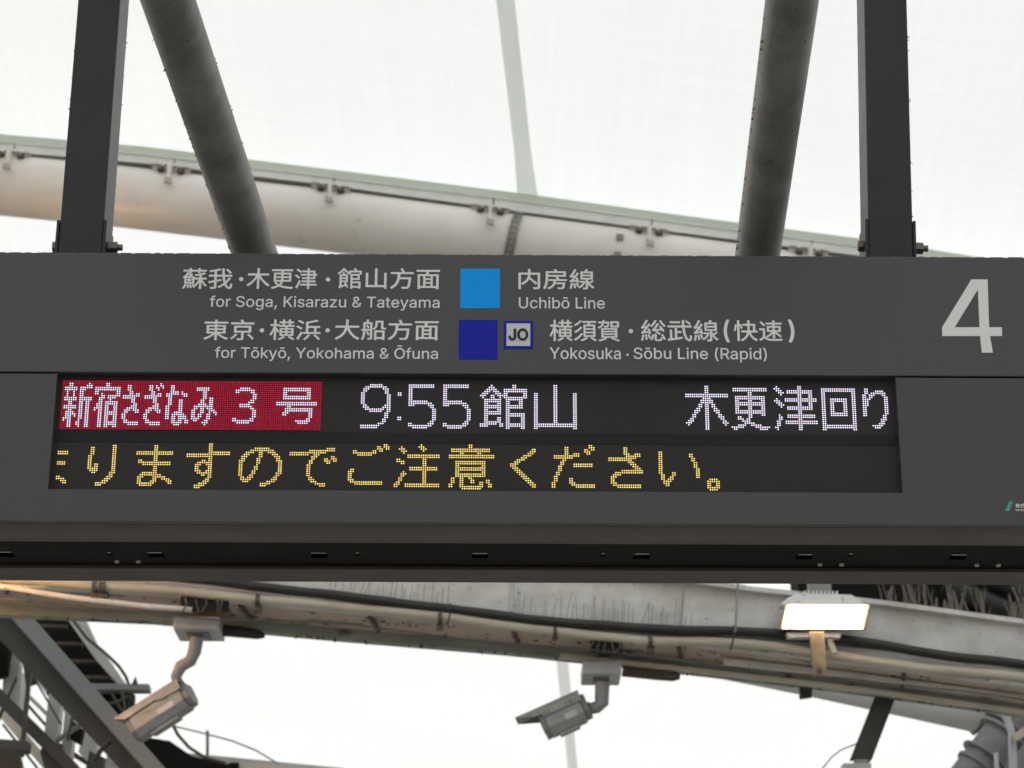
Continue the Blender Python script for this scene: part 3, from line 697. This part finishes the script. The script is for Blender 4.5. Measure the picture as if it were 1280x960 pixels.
cable(PC, 3.6*pm, YG-.03, 'thin_conduit', M['beam_white'], 'thin pale conduit lit orange at the left end of the girder', 'conduit', x0=-300, x1=240)
for tab, lab in (([(-300,726),(40,752),(240,772),(420,779),(560,797),(740,812),(900,833),(1100,852),(1500,905)], 'thin dark wire sagging under the conduit along the girder soffit'),
                 ([(560,760),(700,776),(812,791),(930,797),(1100,812),(1300,838),(1500,865)], 'thin grey wire between the black cable and the conduit at the right')):
    cable(tab, 1.0*pm, YG-.035, 'thin_wire', M['clampm'], lab, 'wire')
mb = MB(); rd = random.Random(12)
for i in range(110):
    px = rd.uniform(0, 1280); f_ = rd.uniform(.08, .95); p = P(px, gy(px)-35+f_*20, YG+.04+f_*dep*.75); s_ = rd.uniform(.4, 1.9)*pm
    z_ = P(px, gy(px)-35, YG).z; mb.box(p.x-s_*rd.uniform(.8,3), p.x+s_, p.y-s_, p.y+s_*2, z_-rd.uniform(.001,.006), z_-.0004)
mb.build('rust_scale', M['rust'], girder)['kind'] = 'stuff'
# clips and ties
for px, wd, hh in ((118,9,20),(128,14,14),(322,9,17),(550,9,15),(813,9,16),(694,8,8)):
    c = P(px, lerp_s(CC, px), YG-.06)
    t = MB().tube([c+Vector((-wd*.3*pm, .015, 0)), c+Vector((wd*.3*pm, .015, 0))], 7.6*pm, 14)
    t.box(c.x-wd*.45*pm, c.x+wd*.45*pm, c.y+.02, c.y+.06, c.z-hh*.85*pm, c.z-5*pm)
    tag(t.build('conduit_clip', M['clampm']), {118:'dirty clip holding the conduit, leftmost on the girder', 128:'dirty lump of a clip just right of the leftmost conduit clip', 322:'dark conduit clip just right of the left security camera mount', 550:'dark conduit clip beside a cable tie near the middle of the girder', 813:'three pronged conduit clip right of the right camera mount', 694:'small dark clip under the conduit left of the right camera'}[px], 'clip', 'conduit clips on the girder')
for px, lab in ((563,'cable tie round the black cable near the middle of the girder'), (917,'loose cable tie loop on the conduit below the right threaded rod')):
    a = P(px, lerp_s(BC, px)-8, YG-.10); b = P(px-4, lerp_s(CC, px)+8, YG-.10)
    tag(MB().tube([a, (a+b)/2+Vector((.006,-.01,0)), b], 1.1*pm, 6).build('cable_tie', M['cable']), lab, 'cable tie', 'cable ties')
for px, x2, y1, lab in ((855,851,782,'thin threaded rod hanging before the girder, left of the other rod'), (922,919,790,'thin threaded rod hanging before the girder, nearer the floodlight')):
    tag(MB().tube([P(px+2, 700, YG-.09), P(x2, y1, YG-.09)], 1.5*pm, 8).build('threaded_rod', M['galv']), lab, 'rod', 'threaded rods')
a, b = P(641, 700, YG-.012), P(639.5, 764, YG-.012)
MB().bar(a, b, 4.2*pm, .008).build('joint_cover', M['boxgrey'], girder)
# bird spikes in front of the web
def spikes(x0, x1, step, hmin, hmax, seed, label, lean=.25):
    rd = random.Random(seed); mb = MB(); x = x0
    while x < x1:
        base = P(x, lerp_s(BC, x)-3, YG-.03); hh = rd.uniform(hmin, hmax)*pm
        mb.tube([base, base+Vector((rd.choice((0,0,.3,1))*rd.uniform(-lean, lean)*hh*1.3+.07*hh, rd.uniform(-.02,.02), hh))], .29*pm, 5)
        x += step*rd.uniform(.35, 1.6)
    o = thing('bird_spike_strip', P((x0+x1)/2, lerp_s(BC, (x0+x1)/2), YG-.03), label, 'bird spikes', 'bird spikes on the girder')
    mb.build('spikes', M['spike'], o)['kind'] = 'stuff'
    MB().sweep([P(x0+(x1-x0)*i/8, lerp_s(BC, x0+(x1-x0)*i/8)-3, YG-.035) for i in range(9)], 0, .02, -.004, .004).build('base_strip', M['spike'], o)
spikes(412, 562, 7, 16, 34, 1, 'sparse bird spikes on the girder left of the pale joint')
spikes(645, 868, 7.5, 14, 36, 2, 'sparse bird spikes on the girder above the right security camera')
# dusty spikes and tufts on the top flange, right
rd = random.Random(9); mb = MB()
for i in range(70):
    px = rd.choice([rd.uniform(1100,1172), rd.uniform(1180,1236), rd.uniform(1262,1310)]); b = P(px, lerp_tab(TOP, px)-1, YG+.03); hh = rd.uniform(16, 52)*pm
    lean = rd.choice((-1, 1))*rd.uniform(.02, .32)*hh
    r1 = rd.choice((.5,.6,1.2,2.2))*pm
    mb.tube([b, b+Vector((lean*.5, 0, hh*.5))+Vector((rd.uniform(-.3,.3)*r1,0,0)), b+Vector((lean, 0, hh))], [r1*1.3, r1*rd.uniform(.7,1.2), r1*.5], 6)
o = thing('dusty_bird_spikes', P(1180, 765, YG), 'bird spikes clogged with dust and webs on the right top of the girder', 'bird spikes', 'bird spikes on the girder')
mb.build('spikes', M['dust'], o)['kind'] = 'stuff'
mb = MB()
for i in range(120):
    px = rd.uniform(1096, 1300); b = P(px, lerp_tab(TOP, px)-2, YG+rd.uniform(0,.06)); s_ = rd.uniform(1.5,4)*pm
    mb.tube([b, b+Vector((rd.uniform(-1,1)*s_*2, 0, rd.uniform(.2,1)*s_))], [s_, s_*.4], 5)
mb.build('dust_clumps', M['dust'], o)['kind'] = 'stuff'
# dark ducts behind the girder top
def obar(a, b, wd, dp, name, mat, label, cat, group=None):
    return tag(MB().bar(a, b, wd, dp).build(name, mat, bev=.004), label, cat, group)
tag(MB().poly([P(x, y, YG+.5) for x, y in ((995,700),(1300,715),(1300,800),(1230,790),(1095,775),(1000,762))], (0,.25,0)).build('cable_duct', M['dark']), 'black cable duct behind the dusty spikes above the girder', 'duct')
for i, (p_, q_, r_, lab) in enumerate((((1180,700),(1420,800),12,'dark grey pipe behind the dusty spikes, upper one'), ((1180,730),(1420,830),13,'dark grey pipe behind the dusty spikes, lower one'))):
    tag(MB().tube([P(*p_, YG+.4), P(*q_, YG+.4)], r_*pm, 20).build('dark_pipe', M['post'], smooth=True), lab, 'pipe', 'dark pipes above the girder')
obar(P(882, 731, YG+.1), P(932, 735, YG+.1), .03, .1, 'dark_plate', M['dark'], 'small black plate on the girder top right of the threaded rod', 'plate')

# ------------------------------------------------------------------ floodlights
def floodlight(cx, cy, Y, label, drop=True, lens='lamp'):
    c = P(cx, cy, Y); q = pm
    t = thing('floodlight', c, label, 'floodlight', 'warm floodlights on the girder')
    # lens leans towards the platform
    def pt(dx, dy, dz): return c+Vector((dx*q, dz, -dy*q))
    front = [(-51,17),(49,17),(53,-6),(-47,-6)]
    zp = lambda y: -.085*(17-y)/23
    grow = lambda k: [(x*k, 5.5+(y-5.5)*k) for x, y in front]
    body = MB(); fr = [pt(x, y, zp(y)) for x, y in grow(1.07)]; bk = [pt(x*.93, y*.9-9, .07) for x, y in front]
    kk = len(body.v); body.v += [tuple(p) for p in fr+bk]
    body.f += [(0,1,2,3),(7,6,5,4),(0,4,5,1),(1,5,6,2),(2,6,7,3),(3,7,4,0)]
    body.build('housing', M['lampbody'], t, bev=.004)
    # domed back with cooling fins
    MB().poly([pt(x, y, .015) for x, y in ((-52,-15),(-42,-24),(-30,-30),(38,-29),(48,-22),(56,-15))], (0,.07,0)).build('back_cover', M['lampbody'], t, bev=.004)
    fb = MB()
    for i in range(9): fb.poly([pt(-21+i*5+x, y, .02) for x, y in ((0,-28),(2.2,-28),(2.8,-34),(.8,-34))], (0,.05,0))
    fb.build('cooling_fins', M['lampbody'], t)
    rim = MB()
    rim.poly([pt(x, y, zp(y)-.014) for x, y in grow(1.06)], (0,.012,0)).build('rim', M['camdark'], t, bev=.002)
    kk = [pt(x, y, zp(y)-.0175) for x, y in grow(1.0)]
    MB().poly(kk, (0,.003,0)).build('lens', M[lens], t)
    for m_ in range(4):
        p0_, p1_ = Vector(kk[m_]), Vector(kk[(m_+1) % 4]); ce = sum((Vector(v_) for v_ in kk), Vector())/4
        MB().poly([p+Vector((0,-.0015,0)) for p in (p0_, p1_, p1_+(ce-p1_)*.055, p0_+(ce-p0_)*.055)], (0,.001,0)).build('lens_halo_edge', M['lampedge'], t)
    MB().poly([pt(x, y, .022) for x, y in ((-44,19.5),(24,19.5),(22,25),(-42,25))], (0,.05,0)).build('lower_rim', M['lampbody'], t)
    if drop:
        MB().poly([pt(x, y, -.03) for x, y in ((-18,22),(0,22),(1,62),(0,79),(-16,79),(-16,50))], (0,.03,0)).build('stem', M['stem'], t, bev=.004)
        MB().tube([pt(-8, 70, -.031), pt(-8, 70, -.04)], .012, 8).build('stem_bolt', M['rust'], t)
        MB().bar(pt(6,18,.03), pt(14,44,.03), 7*q, .02).build('stay', M['galv'], t)
        MB().box(pt(-14,0,0).x, pt(14,0,0).x, c.y+.03, c.y+.08, pt(0,-30,0).z, pt(0,-52,0).z).build('top_stay', M['galv'], t)
    return t
floodlight(1028, 770, YG-.14, 'lit floodlight with warm white lens under the right end of the board')
fl = floodlight(-135, 690, YG-.35, 'orange floodlight on an arm at the far left, turned towards the girder', drop=False, lens='lamp2')
fl.rotation_euler = (0, R(8), R(100))
fl3 = floodlight(70, 405, YP-.55, 'warm floodlight under the arch pipe, hidden behind the board', drop=False, lens='lamp3')
fl3.rotation_euler = (R(-112), 0, R(-12))
tag(MB().tube([fl3.location+Vector((0,0,-.07)), fl3.location+Vector((0,.3,-.07)), fl3.location+Vector((0,.5,.35))], .015, 10).build('lamp_arm', M['galv'], smooth=True), 'thin steel arm from the arch pipe to its warm floodlight', 'arm')
arm = MB().tube([fl.location+Vector((-.07,0,0)), fl.location+Vector((-.16,.02,0)), fl.location+Vector((-.16,.36,0))], .015, 10).build('lamp_arm', M['galv'], smooth=True)
tag(arm, 'thin steel arm from the girder to the orange floodlight at the left', 'arm')

# ------------------------------------------------------------------ security cameras
def seccam(rear, front, Yr, Yf, box, stem, label, boxlab, shade_txt, side_txt, tuck):
    a, b = P(*rear, Yr), P(*front, Yf); L = (b-a).length
    fx = (b-a).normalized(); sy = fx.cross(Vector((0,0,1))).normalized()     # towards +Y or -Y
    if sy.y > 0: sy = -sy                                                   # sy points to the viewer
    up = (sy.cross(fx)); up = up if up.z > 0 else -up
    t = thing('security_camera', box_c(box), label, 'security camera', 'security cameras under the girder')
    def q(x, y, z): return a+fx*x+sy*y+up*z                                  # x forward, y to viewer, z up
    hw, hh = .056, .060
    sec = [(hw*.55,-hh),(hw,-hh*.45),(hw,hh*.62),(hw*.8,hh),(-hw*.8,hh),(-hw,hh*.62),(-hw,-hh*.45),(-hw*.55,-hh)]
    body = MB().poly([q(0, y, z) for y, z in sec], fx*L).build('body', M['camgrey'], t, bev=.004)
    MB().poly([q(-.028, y*.88, z*.88) for y, z in sec], fx*.0275).build('rear_cap', M['camdark'], t, bev=.006)
    MB().poly([q(L, y*.93, z*.93-.003) for y, z in sec], fx*.022).build('front_bezel', M['camdark'], t, bev=.004)
    MB().tube([q(L+.0225, 0, 0), q(L+.025, 0, 0)], .034, 20).build('lens', M['glass'], t)
    MB().poly([q(L*.25, y*.5, -hh-.012) for y in (-.05, .05)]+[q(L*.8, y*.5, -hh-.012) for y in (.05, -.05)], up*.0115).build('base_rib', M['camgrey'], t)
    ov = tuck
    sh = MB()       # folded sunshade: roof and two cheeks
    sh.poly([q(-.012, -hw-.008, hh+.006), q(-.012, hw+.008, hh+.006), q(L+ov, hw+.004, hh+.010), q(L+ov, -hw-.004, hh+.010)], up*.004)
    for s_ in (-1, 1):
        sh.poly([q(-.012, s_*(hw+.006), hh+.0055), q(L+ov, s_*(hw+.003), hh+.0095), q(L+ov*.25, s_*(hw+.006), hh-.022), q(L*.45, s_*(hw+.006), hh-.020), q(L*.36, s_*(hw+.006), hh-.034), q(-.012, s_*(hw+.006), hh-.038)], sy*s_*.003)
    sh.build('sunshade', M['camgrey'], t)
    # warning sticker along the side
    z0, z1, x0, x1 = side_txt
    yy = hw+(.0105 if shade_txt else .0012)
    stk = MB().poly([q(x0, yy, z0), q(x1, yy, z0), q(x1, yy, z1), q(x0, yy, z1)], sy*.0008).build('sticker', M['sticker'], t)
    me = text_mesh('防犯カメラ作動中', .012); xs_ = [v.co.x for v in me.vertices]; ys_ = [v.co.y for v in me.vertices]
    ax0, ax1, ay0, ay1 = min(xs_), max(xs_), min(ys_), max(ys_)
    for v in me.vertices:
        # letters read from the lens end to the rear, since the lens points left
        xx = x1-.004-(v.co.x-ax0)/(ax1-ax0)*(x1-x0-.008); zz = z0+.002+(v.co.y-ay0)/(ay1-ay0)*(z1-z0-.004)
        v.co = q(xx, yy+.0014+v.co.z, zz)-Vector(t.location)
    me.materials.clear(); link('sticker_lettering', me, M['stickerdark'], t)
    # data plate
    MB().poly([q(L*.18, hw+.0007, -.028), q(L*.50, hw+.0007, -.028), q(L*.50, hw+.0007, -.002), q(L*.18, hw+.0007, -.002)], sy*.0008).build('data_plate', M['boxgrey'], t)
    # junction box
    x0, y0, x1, y1 = box; Yb = YG+.10
    c0, c1 = P(x0, y0, Yb), P(x1, y1, Yb)
    zz_ = P(x0, y0+16, Yb).z
    bx = MB().box(c0.x, c1.x-.02, Yb, Yb+.22, zz_, c0.z).build('mount_box', M['boxgrey'], t, bev=.006)
    MB().box(c0.x+.05, c1.x-.07, Yb+.05, Yb+.17, zz_-.008, zz_-.0005).build('mount_flange', M['camdark'], t, bev=.004)
    ps = [P(*s_[:2], s_[2]) for s_ in stem]
    MB().tube(ps, [s_[3]*pm for s_ in stem], 16).build('arm', M['camgrey'], t, smooth=True)
    j = ps[-1]; MB().tube([j-Vector((.0,.03,0)), j+Vector((0,.03,0))], .028, 14).build('joint', M['camdark'], t)
    return t
def box_c(box): return P((box[0]+box[2])/2, box[1], YG+.2)
seccam((233,871), (172,910), YG+.20, YG+.27, (217,770,279,799), ((246,797,YG+.2,9),(243,815,YG+.2,8.5),(238,826,YG+.2,8),(226,833,YG+.21,8),(220,846,YG+.22,7),(224,858,YG+.24,7)),
       'grey security camera at the left, pointing down left, its side lit orange', '', False, (.012,.028,.03,.20), .06)
seccam((728,886), (684,906), YG+.22, YG+.235, (728,826,783,858), ((753,853,YG+.2,9.5),(752,879,YG+.2,9),(746,884,YG+.21,8),(734,887,YG+.235,7)),
       'grey security camera hanging right of the canopy seam, pointing down left', '', True, (.026,.048,.0,.17), .115)
# cable tails beside the boxes, over-painted stub pipes
tag(MB().tube([P(268,787,YG+.25), P(300,790,YG+.25), P(322,793,YG+.25), P(331,795,YG+.25)], [8*pm,7.5*pm,6.5*pm,3*pm], 14).build('stub_pipe', M['cable'], smooth=True), 'black dirty stub pipe right of the left camera mount box', 'pipe')
tag(MB().tube([P(778,838,YG+.25), P(820,843,YG+.25), P(842,845,YG+.25), P(850,846,YG+.25)], [8*pm,7.5*pm,7*pm,3.5*pm], 14).build('stub_pipe', M['rust'], smooth=True), 'brown dirty stub pipe right of the right camera mount box', 'pipe')
for x0, x1, y0, y1, lab in ((225,287,745,765,'dark opening with wires above the left camera box'), (737,778,801,816,'dark opening with wires above the right camera box')):
    t = thing('wire_bundle', P((x0+x1)/2, (y0+y1)/2, YG-.06), lab, 'wires', 'wire bundles in the girder')
    a, b = P(x0, y1, YG-.034), P(x1, y0, YG-.034)
    MB().box(a.x, b.x, YG-.034, YG-.031, a.z, b.z).build('opening', M['black'], t)
    rd = random.Random(x0)
    for i in range(5):
        x = x0+6+(x1-x0-12)*i/4
        MB().tube([P(x, y0, YG-.045), P(x+rd.uniform(-6,6), (y0+y1)/2, YG-.06), P(x+rd.uniform(-6,6), y1, YG-.045)], 1.1*pm, 6).build('wire', M['clampm'], t)

# ------------------------------------------------------------------ lower right: far pipe, strut, flanged joint
YR2 = 8.2; p2 = (P(1100,880,YR2)-CAM).dot(FW)/2857
LE = [(700,808),(874,843),(1000,868),(1087,886.5),(1218,915),(1300,934)]
ps = [P(px, lerp_s(LE, px)-28, YR2) for px in range(700, 1290, 30)]
tag(MB().tube(ps, 28*p2, 32).build('far_arch_pipe', M['palepipe'], smooth=True), 'smooth pale pipe descending to the right below the girder', 'pipe')
t = thing('flanged_joint', P(1250, 910, YR2), 'grey flanged pipe joint with steel gussets in the lower right corner', 'pipe joint')
A, B = P(1185, 1010, YR2-.3), P(1330, 822, YR2-.3); ax = (B-A).normalized(); q3 = (A-CAM).dot(FW)/2857
MB().tube([A+(B-A)*i/12 for i in range(13)], 27*q3, 32).build('pipe_run', M['pipegrey'], t, smooth=True)
for px, py, rr, th_ in ((1222,962,31,.02),(1232,950,34,.014),(1253,921,35,.02),(1258,914,35,.014),(1280,888,33,.02)):
    c = A+ax*((P(px, py, YR2-.3)-A).dot(ax)); MB().tube([c, c+ax*th_], rr*q3, 32).build('flange', M['pipegrey'], t, smooth=True, bev=.003)
for (x0,y0,x1,y1,wd) in ((1255,885,1266,915,8),(1266,915,1268,975,9),(1246,940,1248,975,4)):
    MB().bar(P(x0,y0,YR2-.9), P(x1,y1,YR2-.9), wd*q3*.9, .04).build('gusset', M['boxgrey'], t, bev=.004)
MB().tube([P(1226,905,YR2-.2), P(1215,917,YR2-.2)], 4*q3, 8).build('bolt', M['camdark'], t)
MB().bar(P(1262,975,YR2-.6), P(1300,925,YR2-.6), 24*q3, .06).build('grey_plate', M['brace'], t)
MB().poly([P(x,y,YR2-.1) for x,y in ((1262,880),(1300,860),(1300,985),(1272,985),(1268,930))], (0,.05,0)).build('dark_plate', M['dark'], t)
MB().bar(P(1268,922,YR2-.95), P(1284,912,YR2-.95), 9*q3, .05).build('cream_stub', M['conduit'], t)
t = thing('dark_strut', P(1093, 866, YG+.3), 'dark flat steel strut hanging from the girder, right of the floodlight stem', 'strut')
MB().poly([P(x,y,YG+.34) for x,y in ((1097,862),(1122,865),(1086,949),(1062,951))], (0,.012,0)).build('strut_plate', M['bracedark'], t)
MB().poly([P(x,y,YG+.36) for x,y in ((1102,862),(1122,865),(1090,949),(1078,951))], (0,.08,0)).build('strut_web', M['bracedark'], t)
MB().poly([P(x,y,YG+.30) for x,y in ((1054,954),(1089,954),(1090,990),(1053,990))], (0,.12,0)).build('foot_block', M['boxgrey'], t)
MB().bar(P(1069,953,YG+.32), P(1085,953,YG+.32), 8*pm, .05).build('foot_plate', M['galv'], t)
tag(MB().poly([P(x,y,YG+.33) for x,y in ((999,848),(1016,850),(1015,871),(1000,873))], (0,.03,0)).build('short_bracket', M['bracedark'], bev=.003), 'short dark bracket hanging under the girder below the floodlight', 'bracket')
ar = [P(x,y,YG+.4) for x,y in ((1020,975),(1030,958),(1040,946),(1052,937),(1070,930),(1078,929))]
tag(MB().tube(ar, .9*pm, 6).build('thin_wire', M['galv'], smooth=True), 'thin curved wire left of the dark strut at the bottom', 'wire')

# ------------------------------------------------------------------ lower left: stair structure beyond the girder
YS = 7.2; s3 = (P(100,880,YS)-CAM).dot(FW)/2857
def face(pts, Y, d, name, mat, parent=None, bev=0):
    return MB().poly([P(x, y, Y) for x, y in pts], (0, d, 0)).build(name, mat, parent, bev=bev)
t = thing('diagonal_brace', P(60, 820, YS), 'big grey box section brace slanting down behind the left security camera', 'brace')
face([(-50,700),(-22,700),(215,970),(188,970)], YS, .10, 'outer_face', M['brace'], t, .004)
face([(-92,700),(-50.5,700),(187.5,970),(158,970)], YS+.09, .03, 'shaded_face', M['bracedark'], t)  # side of the same brace, its shade put in as a darker colour
t = thing('stair_roof', P(110, 820, YS+1.5), 'dark slatted stair roof soffit with pale edge at the lower left', 'roof')
face([(10,752),(76,752),(168,868),(166,905),(172,935),(120,925),(60,850)], YS+1.6, .05, 'soffit', M['dark'], t)
for y, xa, xb in ((782,38,83),(804,55,102),(826,78,121),(846,100,138)):
    MB().bar(P(xa,y-.5,YS+1.45), P(xb,y+.5,YS+1.45), 4.2*s3, .05).build('slat', M['brownish'], t)
face([(72,756),(82,756),(112,796),(136,824),(147,840),(158,856),(150,858),(118,822)], YS+1.4, .08, 'edge_fascia', M['wall'], t)
face([(92,762),(104,768),(122,806),(112,800),(96,780)], YS+2.2, .06, 'far_fascia', M['wall'], t)
tag(MB().tube([P(x,y,YS+1.3) for x,y in ((80,752),(92,776),(108,797),(130,815),(148,832),(157,845),(162,858),(161,885))], 2.2*s3, 8).build('roof_cable', M['cable'], smooth=True), 'dark cable following the curved stair roof edge', 'cable')
obar(P(92,858,YS+1.2), P(186,858.5,YS+1.2), 9*s3, .10, 'stub_beam', M['brace'], 'short horizontal grey beam end above the left security camera tip', 'beam')
t = thing('dark_clutter', P(150, 880, YS+1), 'dark brackets and cables below the short beam end', 'bracket')
face([(128,864),(162,866),(166,880),(158,898),(146,902),(132,892)], YS+1.3, .1, 'bracket_plate', M['dark'], t)
for p_ in (((140,868),(150,885),(163,900)), ((130,880),(146,878),(160,870)), ((152,864),(156,884),(148,905))):
    MB().tube([P(x,y,YS+1.15) for x,y in p_], 2*s3, 7).build('cable_loop', M['bracedark'], t)
face([(164,857),(169,845),(173,857)], YS+1.2, .02, 'tip', M['bracedark'], t)
obar(P(-60,812,YS+.3), P(92,962,YS+.3), 16*s3, .12, 'lower_brace', M['bracedark'], 'dark slanting beam below and parallel to the big grey brace', 'beam')
# pale columns between the beams
cg = 'pale columns at the lower left'
for i, (pp, lab, mt, yo) in enumerate((
  (((7,794),(25,812),(19,885),(2,880)), 'broad grey column at the left edge behind the big brace', 'wall', .5),
  (((26,838),(30,842),(24,900),(19,896)), 'thin bright strip right of the broad left edge column', 'palepipe', .8),
  (((61,866),(77,866),(71,925),(54,930)), 'pale column between the two slanting beams', 'wall', .5),
  (((82,876),(94,886),(88,945),(76,940)), 'mottled pale column right of the middle pale column', 'wall', .7),
  (((106,905),(120,918),(118,960),(98,940)), 'grey column below the big brace, left of the black cable end', 'wall', .9),
  (((136,930),(150,944),(152,975),(128,975)), 'pale slanting column at the bottom under the big brace', 'wall', 1.0))):
    o = face(pp, YS+yo, .10, 'column', M[mt]); tag(o, lab, 'column', cg)
for a, b, wd, mt, lab in (((38,838),(60,868),3,'wall','cream stair rail behind the thin post, upper one'), ((26,860),(58,892),5,'wall','cream stair rail behind the thin post, lower one'),
    ((92,886),(135,930),5,'wall','cream stair rail between the pale columns and the big brace'), ((-10,876),(66,965),13,'conduit','wide cream stair stringer at the bottom left corner'),
    ((80,935),(120,960),6,'brownish','brown stair stringer at the bottom'), ((70,868),(45,842),4,'bracedark','dark short rail behind the big brace')):
    obar(P(*a,YS+1.1), P(*b,YS+1.1), wd*s3, .05, 'stair_rail', M[mt], lab, 'rail', 'stair rails at the lower left')
obar(P(38,820,YS+.2), P(26,945,YS+.2), 5*s3, .04, 'thin_post', M['bracedark'], 'thin dark post standing before the left edge columns', 'post')
obar(P(-20,929,YS+.1), P(34,932,YS+.1), 13*s3, .10, 'cross_beam', M['bracedark'], 'short dark cross beam at the left edge near the bottom', 'beam')
face_o = face([(-20,938),(22,940),(30,975),(-20,975)], YS+.9, .1, 'brown_wall', M['brownish']); tag(face_o, 'dark brown wall piece in the bottom left corner', 'wall')
obar(P(70,925,YS+.4), P(110,898,YS+.4), 5*s3, .04, 'knee_brace', M['galv'], 'small grey knee brace between the slanting beams', 'brace')
face_o = face([(55,925),(78,930),(76,975),(60,975),(50,940)], YS+.35, .08, 'joint_plate', M['bracedark']); tag(face_o, 'dark joint plate under the small knee brace', 'plate')
tag(MB().tube([P(116,953,YS-.1), P(126,938,YS-.1), P(138,926,YS-.1)], 3.2*s3, 8).build('black_cable_end', M['cable'], smooth=True), 'short thick black cable end crossing the big brace', 'cable')
for i, (a, b, wd, lab) in enumerate((((46,845),(96,905),4,'thin dark stair member crossing the pale columns, upper'), ((30,876),(62,912),4,'thin dark stair member crossing the pale columns, lower'), ((88,870),(140,928),6,'brown grey stair edge just below the big brace'), ((100,930),(145,958),3,'thin brown strip near the black cable end'))):
    obar(P(*a,YS+1.0), P(*b,YS+1.0), wd*s3, .05, 'stair_member', M['brownish' if i > 1 else 'bracedark'], lab, 'rail', 'stair rails at the lower left')
cl = [((-10,772),(6,772),(14,800),(8,842),(-10,850)), ((28,826),(46,832),(44,852),(32,856)), ((60,855),(78,858),(78,868),(58,868)), ((-10,826),(4,830),(4,842),(-10,840)), ((90,900),(104,912),(100,930),(86,922)), ((112,938),(130,950),(128,975),(104,975))]
for i, (pp, lab) in enumerate(zip(cl, ('dark plate in the corner between the left edge and the big brace', 'dark bracket on top of the thin post under the big brace', 'dark capping plate on the middle pale column', 'small dark plate on the broad left column', 'dark plate beside the mottled pale column', 'dark wedge at the bottom edge below the black cable end'))):
    o = face(pp, YS+.42+.05*i, .06, 'steel_plate', M['bracedark' if i % 2 else 'dark']); tag(o, lab, 'plate', 'steel plates in the stair structure')
for a, b, wd, lab in (((3,905),(48,962),3,'thin rail above the cream stair stringer'), ((44,850),(76,905),2.5,'thin diagonal rod between the thin post and the middle pale column'), ((20,846),(-5,905),2.5,'thin rod leaning across the broad left column'), ((96,868),(84,925),3,'thin upright rod behind the mottled pale column'), ((110,890),(160,955),3.5,'thin rail close under the big brace')):
    obar(P(*a,YS+.35), P(*b,YS+.35), wd*s3, .03, 'stair_rod', M['bracedark'], lab, 'rod', 'thin rods in the stair structure')
# far handrail and dark stair top at the bottom
t = thing('stair_parapet', P(260, 950, YS+2), 'dark stair parapet with grey coping at the bottom, right of the left camera', 'parapet')
face([(170,935),(186,922),(212,926),(240,945),(262,950),(290,956),(290,985),(170,985)], YS+2, .1, 'dark_wall', M['dark'], t)
face([(232,941),(430,960),(430,985),(232,985)], YS+2.3, .1, 'coping', M['wall'], t)
face([(286,953),(298,953),(298,985),(286,985)], YS+1.9, .1, 'end_block', M['dark'], t)
face([(299,952),(355,957),(355,985),(299,985)], YS+1.95, .05, 'cream_panel', M['conduit'], t)
t = thing('handrail', P(258, 945, YS+2), 'thin curved handrail with one short post above the stair parapet', 'handrail')
MB().tube([P(x,y,YS+2) for x,y in ((205,905),(219,908),(256,917),(290,926),(320,938),(345,953),(362,970))], 1.3*s3, 8).build('rail', M['brace'], t, smooth=True)
MB().bar(P(259,913,YS+2), P(259,948,YS+2), 4*s3, .03).build('rail_post', M['brace'], t)
tag(MB().tube([P(x,y,YS+1.7) for x,y in ((213,900),(222,918),(236,934),(256,947),(282,954))], 2.4*s3, 8).build('brown_pipe', M['brownish'], smooth=True), 'brown curved pipe dropping from behind the left camera to the parapet', 'pipe')
